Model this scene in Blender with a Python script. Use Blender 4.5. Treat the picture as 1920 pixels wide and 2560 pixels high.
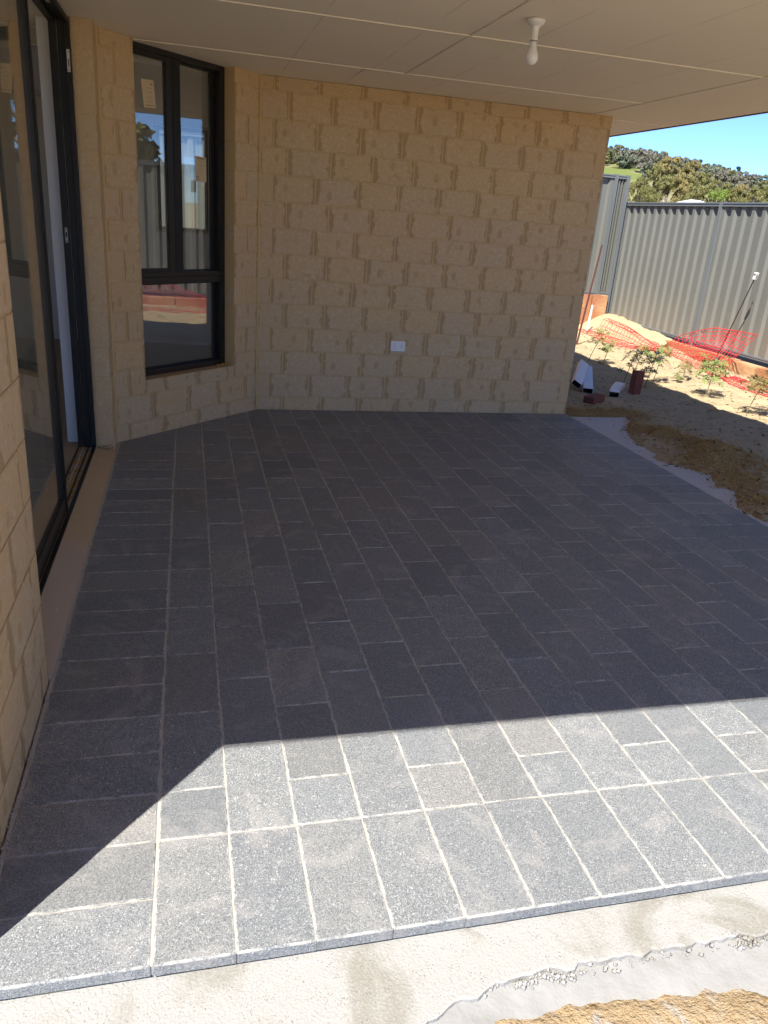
import bpy, bmesh, math, random
from mathutils import Vector, Matrix, noise as mn
R = math.radians
random.seed(7)
for o in list(bpy.data.objects): bpy.data.objects.remove(o)
S = bpy.context.scene
col = S.collection

# ------------------------------------------------------------ camera
cam = bpy.data.cameras.new('camera'); co = bpy.data.objects.new('camera', cam); col.objects.link(co)
co.location = (-.5031, -6.0407, 1.4966); co.rotation_euler = (1.2036, -.0733, -.2349)
cam.sensor_fit = 'VERTICAL'; cam.sensor_height = 24; cam.sensor_width = 18; cam.lens = 24 * 1915.15 / 2560
cam.clip_start = .05; cam.clip_end = 9000
S.camera = co
S.render.resolution_x, S.render.resolution_y = 768, 1024
# ------------------------------------------------------------ light
LX, LY = .49, .572                       # metres the light travels in +X / +Y for each metre it falls
sd = Vector((-LX, -LY, 1)).normalized()
W = bpy.data.worlds.new('World'); S.world = W; W.use_nodes = True
nt = W.node_tree; nt.nodes.clear()
sky = nt.nodes.new('ShaderNodeTexSky'); sky.sky_type = 'NISHITA'; sky.sun_disc = False
sky.sun_elevation = math.asin(sd.z); sky.sun_rotation = math.atan2(sd.x, sd.y)
sky.altitude = 2500; sky.air_density = .5; sky.dust_density = 0; sky.ozone_density = 8.0
bgn = nt.nodes.new('ShaderNodeBackground'); bgn.inputs[1].default_value = .09
ow = nt.nodes.new('ShaderNodeOutputWorld')
nt.links.new(sky.outputs[0], bgn.inputs[0]); nt.links.new(bgn.outputs[0], ow.inputs[0])
sl = bpy.data.lights.new('sun', 'SUN'); sl.energy = 2.7; sl.angle = R(.53); sl.color = (1, .95, .86)
so = bpy.data.objects.new('sun', sl); col.objects.link(so)
so.rotation_euler = (-sd).to_track_quat('-Z', 'Y').to_euler(); so.location = (-6, -8, 12)
S.view_settings.view_transform = 'Standard'; S.view_settings.look = 'None'
S.view_settings.exposure = 2.05; S.view_settings.gamma = 1; S.view_settings.use_curve_mapping = False
S.cycles.max_bounces = 10; S.cycles.diffuse_bounces = 6; S.cycles.transparent_max_bounces = 12

# ------------------------------------------------------------ helpers
BASE = {}
def tag(o, label=None, cat=None, group=None, kind=None):
    for k, v in (('label', label), ('category', cat), ('group', group), ('kind', kind)):
        if v: o[k] = v
    return o
def wloc(p): return BASE.get(p.name, Vector((0, 0, 0))) if p else Vector((0, 0, 0))
def empty(name, loc, parent=None):
    o = bpy.data.objects.new(name, None); col.objects.link(o); o.empty_display_size = .1
    BASE[o.name] = Vector(loc); o.parent = parent
    o.location = Vector(loc) - wloc(parent); return o
class MB:
    def __init__(s): s.v = []; s.f = []; s.mi = []
    def add(s, vs, fs, m=0):
        b = len(s.v); s.v += [tuple(p) for p in vs]; s.f += [tuple(b + i for i in f) for f in fs]; s.mi += [m] * len(fs)
    def box(s, x0, x1, y0, y1, z0, z1, M=None, m=0):
        vs = [Vector(p) for p in ((x0,y0,z0),(x1,y0,z0),(x1,y1,z0),(x0,y1,z0),(x0,y0,z1),(x1,y0,z1),(x1,y1,z1),(x0,y1,z1))]
        if M: vs = [M @ p for p in vs]
        s.add(vs, [(0,3,2,1),(4,5,6,7),(0,1,5,4),(1,2,6,5),(2,3,7,6),(3,0,4,7)], m)
    def poly(s, pts, z0, z1, m=0):
        n = len(pts)
        s.add([(x, y, z0) for x, y in pts] + [(x, y, z1) for x, y in pts],
              [tuple(range(n))[::-1], tuple(range(n, 2*n))] + [(i, (i+1) % n, n + (i+1) % n, n + i) for i in range(n)], m)
    def tube(s, pts, r, n=6, m=0, cap=True):
        pts = [Vector(p) for p in pts]; rs = r if isinstance(r, (list, tuple)) else [r] * len(pts)
        ring = []
        for i, p in enumerate(pts):
            d = (pts[min(i+1, len(pts)-1)] - pts[max(i-1, 0)])
            if d.length < 1e-9: d = Vector((0, 0, 1))
            q = d.to_track_quat('Z', 'X')
            ring += [p + q @ Vector((rs[i]*math.cos(2*math.pi*k/n), rs[i]*math.sin(2*math.pi*k/n), 0)) for k in range(n)]
        fs = [(i*n+k, i*n+(k+1) % n, (i+1)*n+(k+1) % n, (i+1)*n+k) for i in range(len(pts)-1) for k in range(n)]
        if cap: fs += [tuple(range(n))[::-1], tuple((len(pts)-1)*n+k for k in range(n))]
        s.add(ring, fs, m)
    def lathe(s, prof, c, n=24, m=0):
        c = Vector(c)
        vs = [c + Vector((r*math.cos(2*math.pi*k/n), r*math.sin(2*math.pi*k/n), z)) for r, z in prof for k in range(n)]
        s.add(vs, [(i*n+k, i*n+(k+1) % n, (i+1)*n+(k+1) % n, (i+1)*n+k) for i in range(len(prof)-1) for k in range(n)], m)
    def mesh(s, name, mats, off=Vector((0,0,0)), smooth=False, bevel=0):
        me = bpy.data.meshes.new(name)
        me.from_pydata([(x-off.x, y-off.y, z-off.z) for x, y, z in s.v], [], s.f)
        for m in (mats if isinstance(mats, (list, tuple)) else [mats]): me.materials.append(m)
        for p, i in zip(me.polygons, s.mi): p.material_index = i; p.use_smooth = smooth
        if bevel:
            bm = bmesh.new(); bm.from_mesh(me); bmesh.ops.remove_doubles(bm, verts=bm.verts, dist=1e-5)
            bmesh.ops.recalc_face_normals(bm, faces=bm.faces)
            bmesh.ops.bevel(bm, geom=[e for e in bm.edges if len(e.link_faces) == 2 and e.calc_face_angle(0) > .5], offset=bevel, segments=2, affect='EDGES', clamp_overlap=True)
            bm.to_mesh(me); bm.free()
        else:
            bm = bmesh.new(); bm.from_mesh(me); bmesh.ops.recalc_face_normals(bm, faces=bm.faces); bm.to_mesh(me); bm.free()
        me.update(); return me
    def build(s, name, mats, parent=None, loc=None, smooth=False, bevel=0, **k):
        L = Vector(loc) if loc is not None else wloc(parent)
        me = s.mesh(name, mats, L, smooth, bevel)
        o = bpy.data.objects.new(name, me); col.objects.link(o); o.parent = parent
        BASE[o.name] = L; o.location = L - wloc(parent)
        return tag(o, **k)
def inst(name, me, M, parent):
    o = bpy.data.objects.new(name, me); col.objects.link(o); o.parent = parent
    o.matrix_local = Matrix.Translation(-wloc(parent)) @ M
    return o

# ------------------------------------------------------------ materials
class N:
    def __init__(s, name):
        s.m = bpy.data.materials.new(name); s.m.use_nodes = True; s.t = s.m.node_tree
        s.b = s.t.nodes['Principled BSDF']; s.out = s.t.nodes['Material Output']; s.co = s.t.nodes.new('ShaderNodeTexCoord')
    def n(s, ty, **k):
        nd = s.t.nodes.new(ty)
        for a, v in k.items(): setattr(nd, a, v)
        return nd
    def set(s, inp, v):
        if isinstance(v, bpy.types.NodeSocket): s.t.links.new(v, inp)
        elif isinstance(v, (tuple, list)) and len(v) == 3 and inp.type == 'RGBA': inp.default_value = (*v, 1)
        else: inp.default_value = v
    def math(s, op, a, b=0, c=None, clamp=False):
        nd = s.n('ShaderNodeMath', operation=op, use_clamp=clamp); s.set(nd.inputs[0], a); s.set(nd.inputs[1], b)
        if c is not None: s.set(nd.inputs[2], c)
        return nd.outputs[0]
    def vadd(s, a, b, op='ADD'):
        nd = s.n('ShaderNodeVectorMath', operation=op); s.set(nd.inputs[0], a); s.set(nd.inputs[1], b); return nd.outputs[0]
    def obj(s): return s.co.outputs['Object']
    def rnd(s): return s.n('ShaderNodeObjectInfo').outputs['Random']
    def shift(s, k=40.):
        cx = s.n('ShaderNodeCombineXYZ'); r = s.rnd()
        s.set(cx.inputs[0], s.math('MULTIPLY', r, k)); s.set(cx.inputs[1], s.math('MULTIPLY', r, k*1.7)); return s.vadd(s.obj(), cx.outputs[0])
    def geo(s): return s.n('ShaderNodeNewGeometry').outputs['Position']
    def noise(s, vec, scale, detail=3, rough=.55, dist=0, sx=None):
        if sx: vec = s.vadd(vec, sx, 'MULTIPLY')
        nd = s.n('ShaderNodeTexNoise'); s.set(nd.inputs['Vector'], vec); nd.inputs['Scale'].default_value = scale
        nd.inputs['Detail'].default_value = detail; nd.inputs['Roughness'].default_value = rough; nd.inputs['Distortion'].default_value = dist
        return nd.outputs[0]
    def voro(s, vec, scale, feature='F1'):
        nd = s.n('ShaderNodeTexVoronoi', feature=feature); s.set(nd.inputs['Vector'], vec); nd.inputs['Scale'].default_value = scale
        return nd.outputs[0]
    def ss(s, v, a, b):
        nd = s.n('ShaderNodeMapRange', interpolation_type='SMOOTHSTEP'); s.set(nd.inputs[0], v)
        nd.inputs[1].default_value = a; nd.inputs[2].default_value = b; return nd.outputs[0]
    def mix(s, f, a, b, mode='MIX'):
        nd = s.n('ShaderNodeMix', data_type='RGBA', blend_type=mode); s.set(nd.inputs[0], f); s.set(nd.inputs[6], a); s.set(nd.inputs[7], b); return nd.outputs[2]
    def sep(s, v):
        nd = s.n('ShaderNodeSeparateXYZ'); s.set(nd.inputs[0], v); return nd.outputs
    def bump(s, h, strength=.3, dist=.01, nrm=None):
        nd = s.n('ShaderNodeBump'); nd.inputs['Strength'].default_value = strength; nd.inputs['Distance'].default_value = dist
        s.set(nd.inputs['Height'], h)
        if nrm: s.set(nd.inputs['Normal'], nrm)
        return nd.outputs[0]
    def fin(s, c, rough=.8, bump=None, metal=0, spec=.5, alpha=None):
        s.set(s.b.inputs['Base Color'], c); s.set(s.b.inputs['Roughness'], rough); s.b.inputs['Metallic'].default_value = metal
        s.b.inputs['Specular IOR Level'].default_value = spec
        if bump: s.set(s.b.inputs['Normal'], bump)
        return s.m

def scalecol(c, k): return tuple(x*k for x in c)
def simple(name, c, rough=.6, var=.12, sc=6, bs=0, bsc=60, metal=0, spec=.5, world=False):
    a = N(name); p = a.geo() if world else a.obj()
    f = a.noise(p, sc, 4)
    cc = a.mix(f, scalecol(c, 1-var), scalecol(c, 1+var))
    b = a.bump(a.noise(p, bsc, 3), bs, .004) if bs else None
    return a.fin(cc, rough, b, metal, spec)

def m_brick(plain=False):
    a = N('cream brick'); P = a.obj(); Q = a.shift(); r = a.rnd()
    x, y, z = a.sep(P)
    n1 = a.noise(Q, 16, 4, .6); n2 = a.noise(Q, 45, 3); n3 = a.noise(Q, 6, 2)
    ex = a.math('MAXIMUM', a.math('DIVIDE', x, -.146), a.math('DIVIDE', x, .156))
    ez = a.math('DIVIDE', a.math('ABSOLUTE', z), .086)
    wob = a.math('MULTIPLY', a.math('SUBTRACT', n1, .5), .5)
    me = a.ss(a.math('ADD', ex, a.math('MULTIPLY', wob, 1.3)), .84, .92)
    mz = a.ss(a.math('ADD', ez, a.math('MULTIPLY', wob, .7)), .90, 1.0)
    # wet fingermark blotch somewhere near the middle of the face
    bx = a.math('SUBTRACT', x, a.math('MULTIPLY', a.math('SUBTRACT', a.math('FRACT', a.math('MULTIPLY', r, 7.3)), .5), .16))
    bz = a.math('SUBTRACT', z, a.math('MULTIPLY', a.math('SUBTRACT', a.math('FRACT', a.math('MULTIPLY', r, 13.1)), .5), .09))
    d2 = a.math('SQRT', a.math('ADD', a.math('MULTIPLY', bx, bx), a.math('MULTIPLY', a.math('MULTIPLY', bz, bz), .45)))
    blob = a.math('MULTIPLY', a.ss(a.math('ADD', d2, a.math('MULTIPLY', wob, .05)), .024, .014), a.ss(r, .25, .5))
    base = a.mix(n3, (.565, .40, .225), (.515, .395, .255))
    base = a.mix(a.math('MULTIPLY', a.math('FRACT', a.math('MULTIPLY', r, 5.7)), .55), base, (.60, .40, .19))
    base = a.mix(a.math('MULTIPLY', a.ss(n2, .45, .75), .7), base, (.62, .49, .335))
    if plain: me = 0.; mz = 0.; blob = a.math('MULTIPLY', a.ss(a.noise(Q, 9, 4), .5, .8), .6)
    dark = a.math('MAXIMUM', a.math('MULTIPLY', a.math('MULTIPLY', me, a.ss(y, .006, .003)), .60), a.math('MAXIMUM', a.math('MULTIPLY', mz, .34), a.math('MAXIMUM', a.math('MULTIPLY', blob, .36), a.math('MULTIPLY', a.ss(a.noise(Q, 15, 4, .6, .6), .60, .68), .30))))
    base = a.mix(dark, base, (.33, .215, .10))
    pit = a.ss(a.noise(Q, 120, 2), .68, .74)
    base = a.mix(a.math('MULTIPLY', pit, .5), base, (.24, .17, .10))
    h = a.math('ADD', a.noise(Q, 26, 6, .7, .6, (1, 1, 2.2)), a.math('MULTIPLY', a.ss(a.voro(a.vadd(Q, (1, 1, 2.5), 'MULTIPLY'), 14, 'DISTANCE_TO_EDGE'), 0, .05), .25))
    return a.fin(base, .92, a.bump(h, .75, .006), spec=.15)
def m_mortar():
    a = N('yellow mortar'); P = a.geo(); n = a.noise(P, 30, 4); c = a.mix(n, (.62, .44, .215), (.54, .38, .185))
    return a.fin(c, .95, a.bump(a.noise(P, 160, 3), .5, .003), spec=.1)
def m_paver(hx, hy, name):
    a = N(name); P = a.obj(); Q = a.shift(); r = a.rnd(); x, y, z = a.sep(P)
    fine = a.noise(Q, 260, 3, .65, 1.2); med = a.noise(Q, 130, 4, .7, 2.5); big = a.noise(Q, 7, 3); wp = a.noise(a.geo(), 1.3, 4, .55, .8)
    r2 = a.math('FRACT', a.math('MULTIPLY', r, 17.7))
    base = a.mix(big, (.199, .215, .224), (.230, .240, .242))
    base = a.mix(a.math('MULTIPLY', a.ss(r2, .65, 1), .6), base, (.262, .254, .232))
    base = a.mix(a.math('MULTIPLY', a.ss(r2, .4, 0), .5), base, (.181, .204, .222))
    k = a.math('MULTIPLY_ADD', r,   .22, .92)
    comb = a.n('ShaderNodeCombineColor')
    for i in range(3): a.set(comb.inputs[i], k)
    base = a.mix(1., base, comb.outputs[0], 'MULTIPLY')
    base = a.mix(a.math('MULTIPLY', a.ss(fine, .54, .42), .8), base, (.085, .09, .11))
    rough_amt = a.math('MULTIPLY_ADD', a.math('FRACT', a.math('MULTIPLY', r, 31.3)), .55, .35)
    base = a.mix(a.math('MULTIPLY', a.ss(med, .55, .63), rough_amt), base, (.62, .62, .60))
    ex = a.math('SUBTRACT', hx, a.math('ABSOLUTE', x)); ey = a.math('SUBTRACT', hy, a.math('ABSOLUTE', y))
    d = a.math('ADD', a.math('MINIMUM', ex, ey), a.math('MULTIPLY', a.math('SUBTRACT', a.noise(Q, 110, 4, .7), .5), .012))
    base = a.mix(a.math('MULTIPLY', a.math('MULTIPLY', a.ss(d, .0035, .0005), a.math('MULTIPLY', a.ss(z, -.006, -.002), a.ss(a.noise(Q, 22, 3), .38, .6))), .55), base, (.60, .57, .51))
    # cement dust swept over the field in faint arcs, and a band along the house wall
    wave = a.noise(a.geo(), 2.2, 4, .6, 3.5)
    base = a.mix(a.math('MULTIPLY', a.ss(wave, .52, .68), .20), base, (.46, .43, .41))
    gx = a.sep(a.geo())[0]
    band = a.ss(a.math('ADD', gx, a.math('MULTIPLY', a.noise(a.geo(), 9, 4), .16)), -.845, -.925)
    base = a.mix(a.math('MULTIPLY', band, .75), base, (.42, .37, .33))
    h = a.math('ADD', a.math('MULTIPLY', fine, .7), a.math('MULTIPLY', med, .8))
    return a.fin(base, a.math('MULTIPLY_ADD', wp, .25, .55), a.bump(h, .65, .0035), spec=.35)
def m_concrete():
    a = N('speckled white concrete'); P = a.geo()
    big = a.noise(P, 3.2, 4, .6, .8); f = a.noise(P, 160, 3)
    c = a.mix(a.ss(big, .47, .64), (.325, .32, .308), (.235, .224, .196))
    gx, gy, gz = a.sep(P)
    c = a.mix(a.math('MULTIPLY', a.ss(gy, -4.7, -4.3), .75), c, (.55, .535, .54))
    sp = a.math('LESS_THAN', a.math('ADD', a.voro(P, 150), a.math('MULTIPLY', a.noise(P, 25, 2), .55)), .46)
    c = a.mix(a.math('MULTIPLY', sp, .75), c, (.16, .15, .15))
    c = a.mix(a.math('MULTIPLY', a.ss(f, .5, .75), .3), c, (.46, .45, .42))
    return a.fin(c, .9, a.bump(a.math('ADD', f, a.math('MULTIPLY', a.noise(P, 40, 4), .6)), .45, .005), spec=.2)
def m_sand():
    a = N('pale sand'); P = a.geo()
    at = a.n('ShaderNodeAttribute', attribute_name='damp').outputs['Fac']
    n = a.noise(P, 5, 5, .65, .5); f = a.noise(P, 55, 4, .7)
    c = a.mix(n, (.42, .325, .195), (.52, .41, .26))
    c = a.mix(a.math('MULTIPLY', a.ss(f, .56, .70), .7), c, (.25, .17, .09))
    c = a.mix(a.math('MULTIPLY', a.ss(a.noise(P, 22, 4, .7, 1.), .55, .75), .45), c, (.30, .21, .11))
    mot = a.noise(P, 17, 5, .7, .8)
    dampf = a.math('MULTIPLY', a.ss(a.math('ADD', at, a.math('MULTIPLY', a.math('SUBTRACT', mot, .5), 2.2)), .30, .85), .9)
    dc = a.mix(a.noise(P, 14, 4, .7), (.19, .115, .05), (.42, .27, .095))
    c = a.mix(dampf, c, dc)
    gy = a.sep(P)[1]; front = a.math('MULTIPLY', a.ss(gy, -4.9, -5.0), a.ss(a.math('ADD', gy, a.math('MULTIPLY', n, .4)), -5.6, -5.35))
    fc = a.mix(a.noise(P, 8, 4, .65, 1.), (.33, .235, .13), (.41, .315, .20))
    fc = a.mix(a.math('MULTIPLY', a.ss(a.noise(P, 9, 5, .65, 1.2, (1.5, .6, 1)), .48, .66), .8), fc, (.38, .36, .34))
    fc = a.mix(a.ss(a.noise(P, 40, 4, .7), .58, .68), fc, (.24, .15, .07))
    c = a.mix(front, c, fc)
    h = a.math('ADD', a.noise(P, 9, 6, .7), a.math('MULTIPLY', f, .45))
    return a.fin(c, .95, a.bump(h, .85, .045), spec=.1)
def m_ceiling():
    a = N('cream ceiling sheet'); P = a.geo(); x, y, z = a.sep(P)
    n = a.noise(P, 1.5, 3); c = a.mix(n, (.84, .755, .62), (.88, .805, .68))
    # filled rows of fixings, faint dirty lines along the joists
    for x0 in (.13, .63, 1.14, 1.6, 2.1):
        l = a.ss(a.math('ABSOLUTE', a.math('SUBTRACT', x, x0)), .006, .002)
        br = a.ss(a.noise(P, 3.1, 3, .6), .35, .55)
        c = a.mix(a.math('MULTIPLY', a.math('MULTIPLY', l, br), .30), c, (.36, .30, .22))
    c = a.mix(a.math('MULTIPLY', a.ss(a.noise(P, 38, 2), .72, .78), .35), c, (.4, .33, .26))
    return a.fin(c, .75, a.bump(a.noise(P, 8, 3), .08, .01), spec=.3)
def m_glass(name, tint, ior=.11, dust=.05):
    a = N(name); t = a.t
    lw = a.n('ShaderNodeLayerWeight'); lw.inputs[0].default_value = .5      # thin sheet: same reflectance from either side
    fr = a.n('ShaderNodeMath', operation='MULTIPLY_ADD'); a.set(fr.inputs[0], a.math('POWER', lw.outputs['Facing'], 4.)); fr.inputs[1].default_value = 1-ior; fr.inputs[2].default_value = ior
    tr = a.n('ShaderNodeBsdfTransparent'); tr.inputs[0].default_value = (*tint, 1)
    gl = a.n('ShaderNodeBsdfGlossy'); gl.inputs['Roughness'].default_value = .004; gl.inputs[0].default_value = (1, .95, .88, 1)
    mx = a.n('ShaderNodeMixShader'); df = a.n('ShaderNodeBsdfDiffuse'); df.inputs[0].default_value = (.5, .48, .42, 1)
    m2 = a.n('ShaderNodeMixShader'); m2.inputs[0].default_value = dust  # diffuse share also greys the glass in place of reflections and room light
    t.links.new(tr.outputs[0], m2.inputs[1]); t.links.new(df.outputs[0], m2.inputs[2])
    t.links.new(fr.outputs[0], mx.inputs[0]); t.links.new(m2.outputs[0], mx.inputs[1]); t.links.new(gl.outputs[0], mx.inputs[2])
    t.links.new(mx.outputs[0], a.out.inputs[0]); return a.m
def m_leaf(name, c1, c2, rough=.6, trans=0):
    a = N(name); n = a.noise(a.obj(), 1.1 if trans == 0 else 20, 3); r = a.rnd()
    c = a.mix(n, c1, c2); c = a.mix(a.math('MULTIPLY', r, .35), c, scalecol(c2, 1.25))
    m = a.fin(c, rough, spec=.25)
    if trans:
        tl = a.n('ShaderNodeBsdfTranslucent'); a.set(tl.inputs[0], c); mx = a.n('ShaderNodeMixShader'); mx.inputs[0].default_value = trans
        a.t.links.new(a.b.outputs[0], mx.inputs[1]); a.t.links.new(tl.outputs[0], mx.inputs[2]); a.t.links.new(mx.outputs[0], a.out.inputs[0])
    return m
def m_redbrick():
    a = N('dark red brick'); Q = a.shift(); n = a.noise(Q, 20, 4)
    return a.fin(a.mix(n, (.15, .045, .035), (.24, .095, .075)), .85, a.bump(a.noise(Q, 60, 4), .4, .004), spec=.2)
def m_track():
    a = N('dirty aluminium track'); P = a.geo(); y = a.sep(P)[1]
    n = a.noise(P, 13, 4, .6, 1.5)
    c = a.mix(a.ss(n, .50, .58), (.42, .41, .40), (.50, .33, .09))
    c = a.mix(a.ss(a.noise(P, 24, 3), .60, .66), c, (.13, .11, .09))
    return a.fin(c, .6, a.bump(n, .4, .004), metal=.1)
def m_render():
    a = N('sandy rendered ledge'); P = a.geo(); n = a.noise(P, 4.5, 4, .6, 1); y = a.sep(P)[1]
    c = a.mix(n, (.47, .345, .195), (.52, .41, .27)); c = a.mix(a.ss(a.math('ADD', y, a.math('MULTIPLY', n, .5)), -2.2, -2.5), c, (.45, .37, .29))
    c = a.mix(a.ss(a.noise(P, 30, 3), .68, .72), c, (.6, .56, .5))
    return a.fin(c, .9, a.bump(a.noise(P, 60, 3), .3, .003), spec=.15)
def m_limestone():
    a = N('orange stone block'); Q = a.geo(); n = a.noise(Q, 7, 4, .65, .5)
    c = a.mix(n, (.33, .135, .065), (.43, .22, .12)); c = a.mix(a.ss(a.noise(Q, 1.1, 2), .5, .62), c, (.52, .33, .18))
    return a.fin(c, .95, a.bump(a.noise(Q, 18, 5, .7, .8), .7, .025), spec=.1)

BR = m_brick(); BRP = m_brick(True); MO = m_mortar(); CO = m_concrete(); SA = m_sand(); CE = m_ceiling(); RB = m_redbrick()
PF = m_paver(.0842, .1713, 'charcoal paver'); PH = m_paver(.0842, .0842, 'charcoal half paver'); PC = m_paver(5, 5, 'charcoal cut paver')
JS = simple('white joint sand', (.41, .39, .36), .95, .12, 40, .4, 200, spec=.1, world=True)
BK = simple('dark bronze aluminium', (.016, .0135, .012), .42, .2, 8, spec=.4)
BK2 = simple('black aluminium', (.011, .011, .011), .5, .15, 8, spec=.35)
RUB = simple('black rubber seal', (.006, .006, .006), .6)
GL = m_glass('clear window glass', (.93, .95, .94)); GD = m_glass('sliding door glass', (.86, .90, .88), .08, .10)  # stronger diffuse layer on the door stands in for its grey reflections
PW = simple('white plaster', (.70, .71, .73), .9, .04, 3)
IG = simple('grey interior plaster', (.66, .64, .60), .9, .08, 2)
IF = simple('dusty interior floor', (.34, .27, .18), .8, .2, 2.5)
TK = m_track(); LE = m_render(); LS = m_limestone()
WP = simple('white plastic', (.72, .72, .72), .3, .03, 9)
WB = simple('frosted white bulb', (.78, .75, .76), .18, .03, 9)
DKH = simple('black slots', (.01, .01, .01), .8)
GREYM = simple('stamped steel', (.42, .42, .42), .4, .15, 40, metal=.7)
STK = simple('buff paper sticker', (.58, .45, .28), .8, .05, 20); STI = simple('sticker ink', (.14, .08, .05), .8)
STW = simple('white paper sticker', (.55, .55, .53), .8, .05, 20); STG = simple('grey sticker ink', (.15, .15, .15), .8)
def m_fence():
    a = N('grey coated steel'); P = a.geo(); z = a.sep(P)[2]; n = a.noise(P, 2.5, 3)
    c = a.mix(n, (.13, .136, .122), (.15, .154, .138))
    c = a.mix(a.math('MULTIPLY', a.ss(a.math('ADD', z, a.math('MULTIPLY', a.noise(P, 3, 3), .6)), 1.25, .3), .45), c, (.23, .195, .15))
    return a.fin(c, .5, spec=.4)
FE = m_fence(); FR = simple('grey steel rail', (.135, .148, .155), .45, .08, 3, world=True)
NETM = m_leaf('red plastic mesh', (.72, .035, .045), (.80, .06, .07), .4, .35)
RUST = simple('dark red steel stake', (.085, .022, .02), .6, .3, 20); PIK = simple('black steel picket', (.035, .025, .022), .6, .3, 20)
PVC = simple('white powder coated pipe', (.62, .64, .68), .4, .05, 6); PIN = simple('shade black inside of pipe', (.02, .02, .022), .7)
STEM = simple('green brown stem', (.16, .15, .06), .7, .3, 20)
LF1 = m_leaf('lupin leaf', (.15, .20, .06), (.27, .32, .11), .6, .3); LF2 = m_leaf('shaded lupin leaf', (.075, .12, .06), (.13, .18, .09), .6, .2)  # LF2 is a darker copy, shade put into the leaf colour
LF3 = m_leaf('olive lupin leaf', (.14, .15, .045), (.25, .20, .08), .6, .3)
FLW = simple('blue violet petals', (.12, .13, .45), .7, .4, 60)
ROOF = simple('charcoal roof sheet', (.08, .08, .085), .5, .1, 2); FAS = simple('dark brown fascia', (.05, .022, .018), .5, .1, 4)
WALLP = simple('pale outer brickwork', (.44, .35, .25), .9, .12, 3, .3, 30)

# ------------------------------------------------------------ ground
H = 2.35
PB = [(.06, 3.32), (-.05, 3.31), (-.25, 3.19), (-.45, 3.03), (-.68, 2.97), (-1.09, 2.845), (-1.28, 2.86), (-1.42, 2.98), (-1.575, 3.10), (-1.79, 2.92), (-1.9, 3.0), (-2.2, 2.83), (-2.49, 2.80), (-6, 2.8)]
def interp(t, tab):
    tab = sorted(tab)
    if t <= tab[0][0]: return tab[0][1]
    for (a, b), (c, d) in zip(tab, tab[1:]):
        if t <= c: return b + (d - b) * (t - a) / (c - a)
    return tab[-1][1]
SE = [(-3, -5.4), (-.6, -5.35), (-.3, -5.22), (-.1, -5.10), (.0, -5.03), (.1, -5.0), (.231, -5.003), (.307, -5.01), (.456, -5.013), (.573, -5.03), (.69, -5.05), (.8, -5.1), (3, -5.25)]
def sm(a, b, x):
    t = max(0, min(1, (x - a) / (b - a))); return t * t * (3 - 2 * t)
def nz(x, y, s, o=0): return mn.noise(Vector((x * s + o, y * s - o * .7, o * 1.3)))
MOUNDS = [(3.27, -.45, .20, .055), (3.42, -.75, .25, .035), (3.42, -1.08, .22, .055), (3.22, -1.35, .20, .045), (3.55, -1.3, .3, .03), (3.1, -2.2, .25, .04), (2.95, .12, .3, .03), (3.35, .2, .3, .03), (3.2, -1.75, .2, .03)]
def gh(x, y):
    """height and dampness of the sand"""
    if -6.2 < x < 2.6 and y > -4.85: return -.2, 0
    n = nz(x, y, 3.1) * .5 + nz(x, y, 8, 5) * .28 + nz(x, y, 21, 9) * .12
    fp = max(0, nz(x, y, 4.7, 3) - .12) + .35 * max(0, nz(x, y, 11, 6) - .2)
    if y > -4.9 or x > 2.9:
        z = -.045 + .034 * n - .07 * fp
        z += .04 * sm(4.8, 6.2, x)
        z += .19 * sm(5.75, 6.3, x) * sm(3.2, 4.6, y + .3 * n) + .08 * sm(4.6, 5.6, y) * sm(5.3, 5.9, x)
        dm = 0
        for mx, my, r, h in MOUNDS:
            g = math.exp(-((x-mx)**2 + (y-my)**2) / (2*r*r*.35)); z += 1.35 * h * g * (1 + 1.3 * n); dm += .9 * g
        if y < .05:
            xb = interp(y, PB) + .03 * nz(x, y, 14, 2) + .012 * nz(x, y, 45, 2)
            e = sm(xb - .03, xb + .05, x)
            z = -.062 * (1 - e) + (z + .012) * e
            dm += .35 * sm(.9, 0, x - xb)
        elif y < .9: dm += .35 * sm(.9, 0, y) * sm(4.6, 3.4, x)
        return z, min(1, dm)
    ye = interp(x, SE) + .02 * nz(x, y, 9, 4)
    e = sm(ye + .055, ye - .075, y)
    z = -.088 + e * .026 + .010 * n * e + .006 * nz(x, y, 30, 1) + .004 * nz(x, y, 75, 2); return z, 0
def seq(*spans):
    out = []
    for a, b, st in spans:
        n = max(1, round((b - a) / st)); out += [a + (b - a) * i / n for i in range(n)]
    return out + [spans[-1][1]]
xs = seq((-3000, -400, 650), (-400, -20, 95), (-20, -1.6, 1.5), (-1.6, 1.4, .025), (1.4, 2.6, .1), (2.6, 4.6, .028), (4.6, 6.4, .04), (6.4, 9, .3), (9, 40, 5), (40, 400, 90), (400, 3000, 650))
ys = seq((-3000, -400, 650), (-400, -20, 95), (-20, -6, 1.2), (-6, -5.3, .07), (-5.3, -4.85, .011), (-4.85, -3.1, .06), (-3.1, 2.6, .03), (2.6, 6.1, .045), (6.1, 12, .8), (12, 40, 7), (40, 400, 90), (400, 3000, 650))
vs = []; dm = []
for y in ys:
    for x in xs:
        if abs(x) > 40 or abs(y) > 40: z, d = -.05, 0
        elif x > 6.45 or y > 6.15: z, d = (.1, 0)
        else: z, d = gh(x, y)
        vs.append((x, y, z)); dm.append(d)
nx = len(xs)
fs = [(j*nx+i, j*nx+i+1, (j+1)*nx+i+1, (j+1)*nx+i) for j in range(len(ys)-1) for i in range(nx-1)]
me = bpy.data.meshes.new('sandy_ground'); me.from_pydata(vs, [], fs); me.materials.append(SA)
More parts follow.
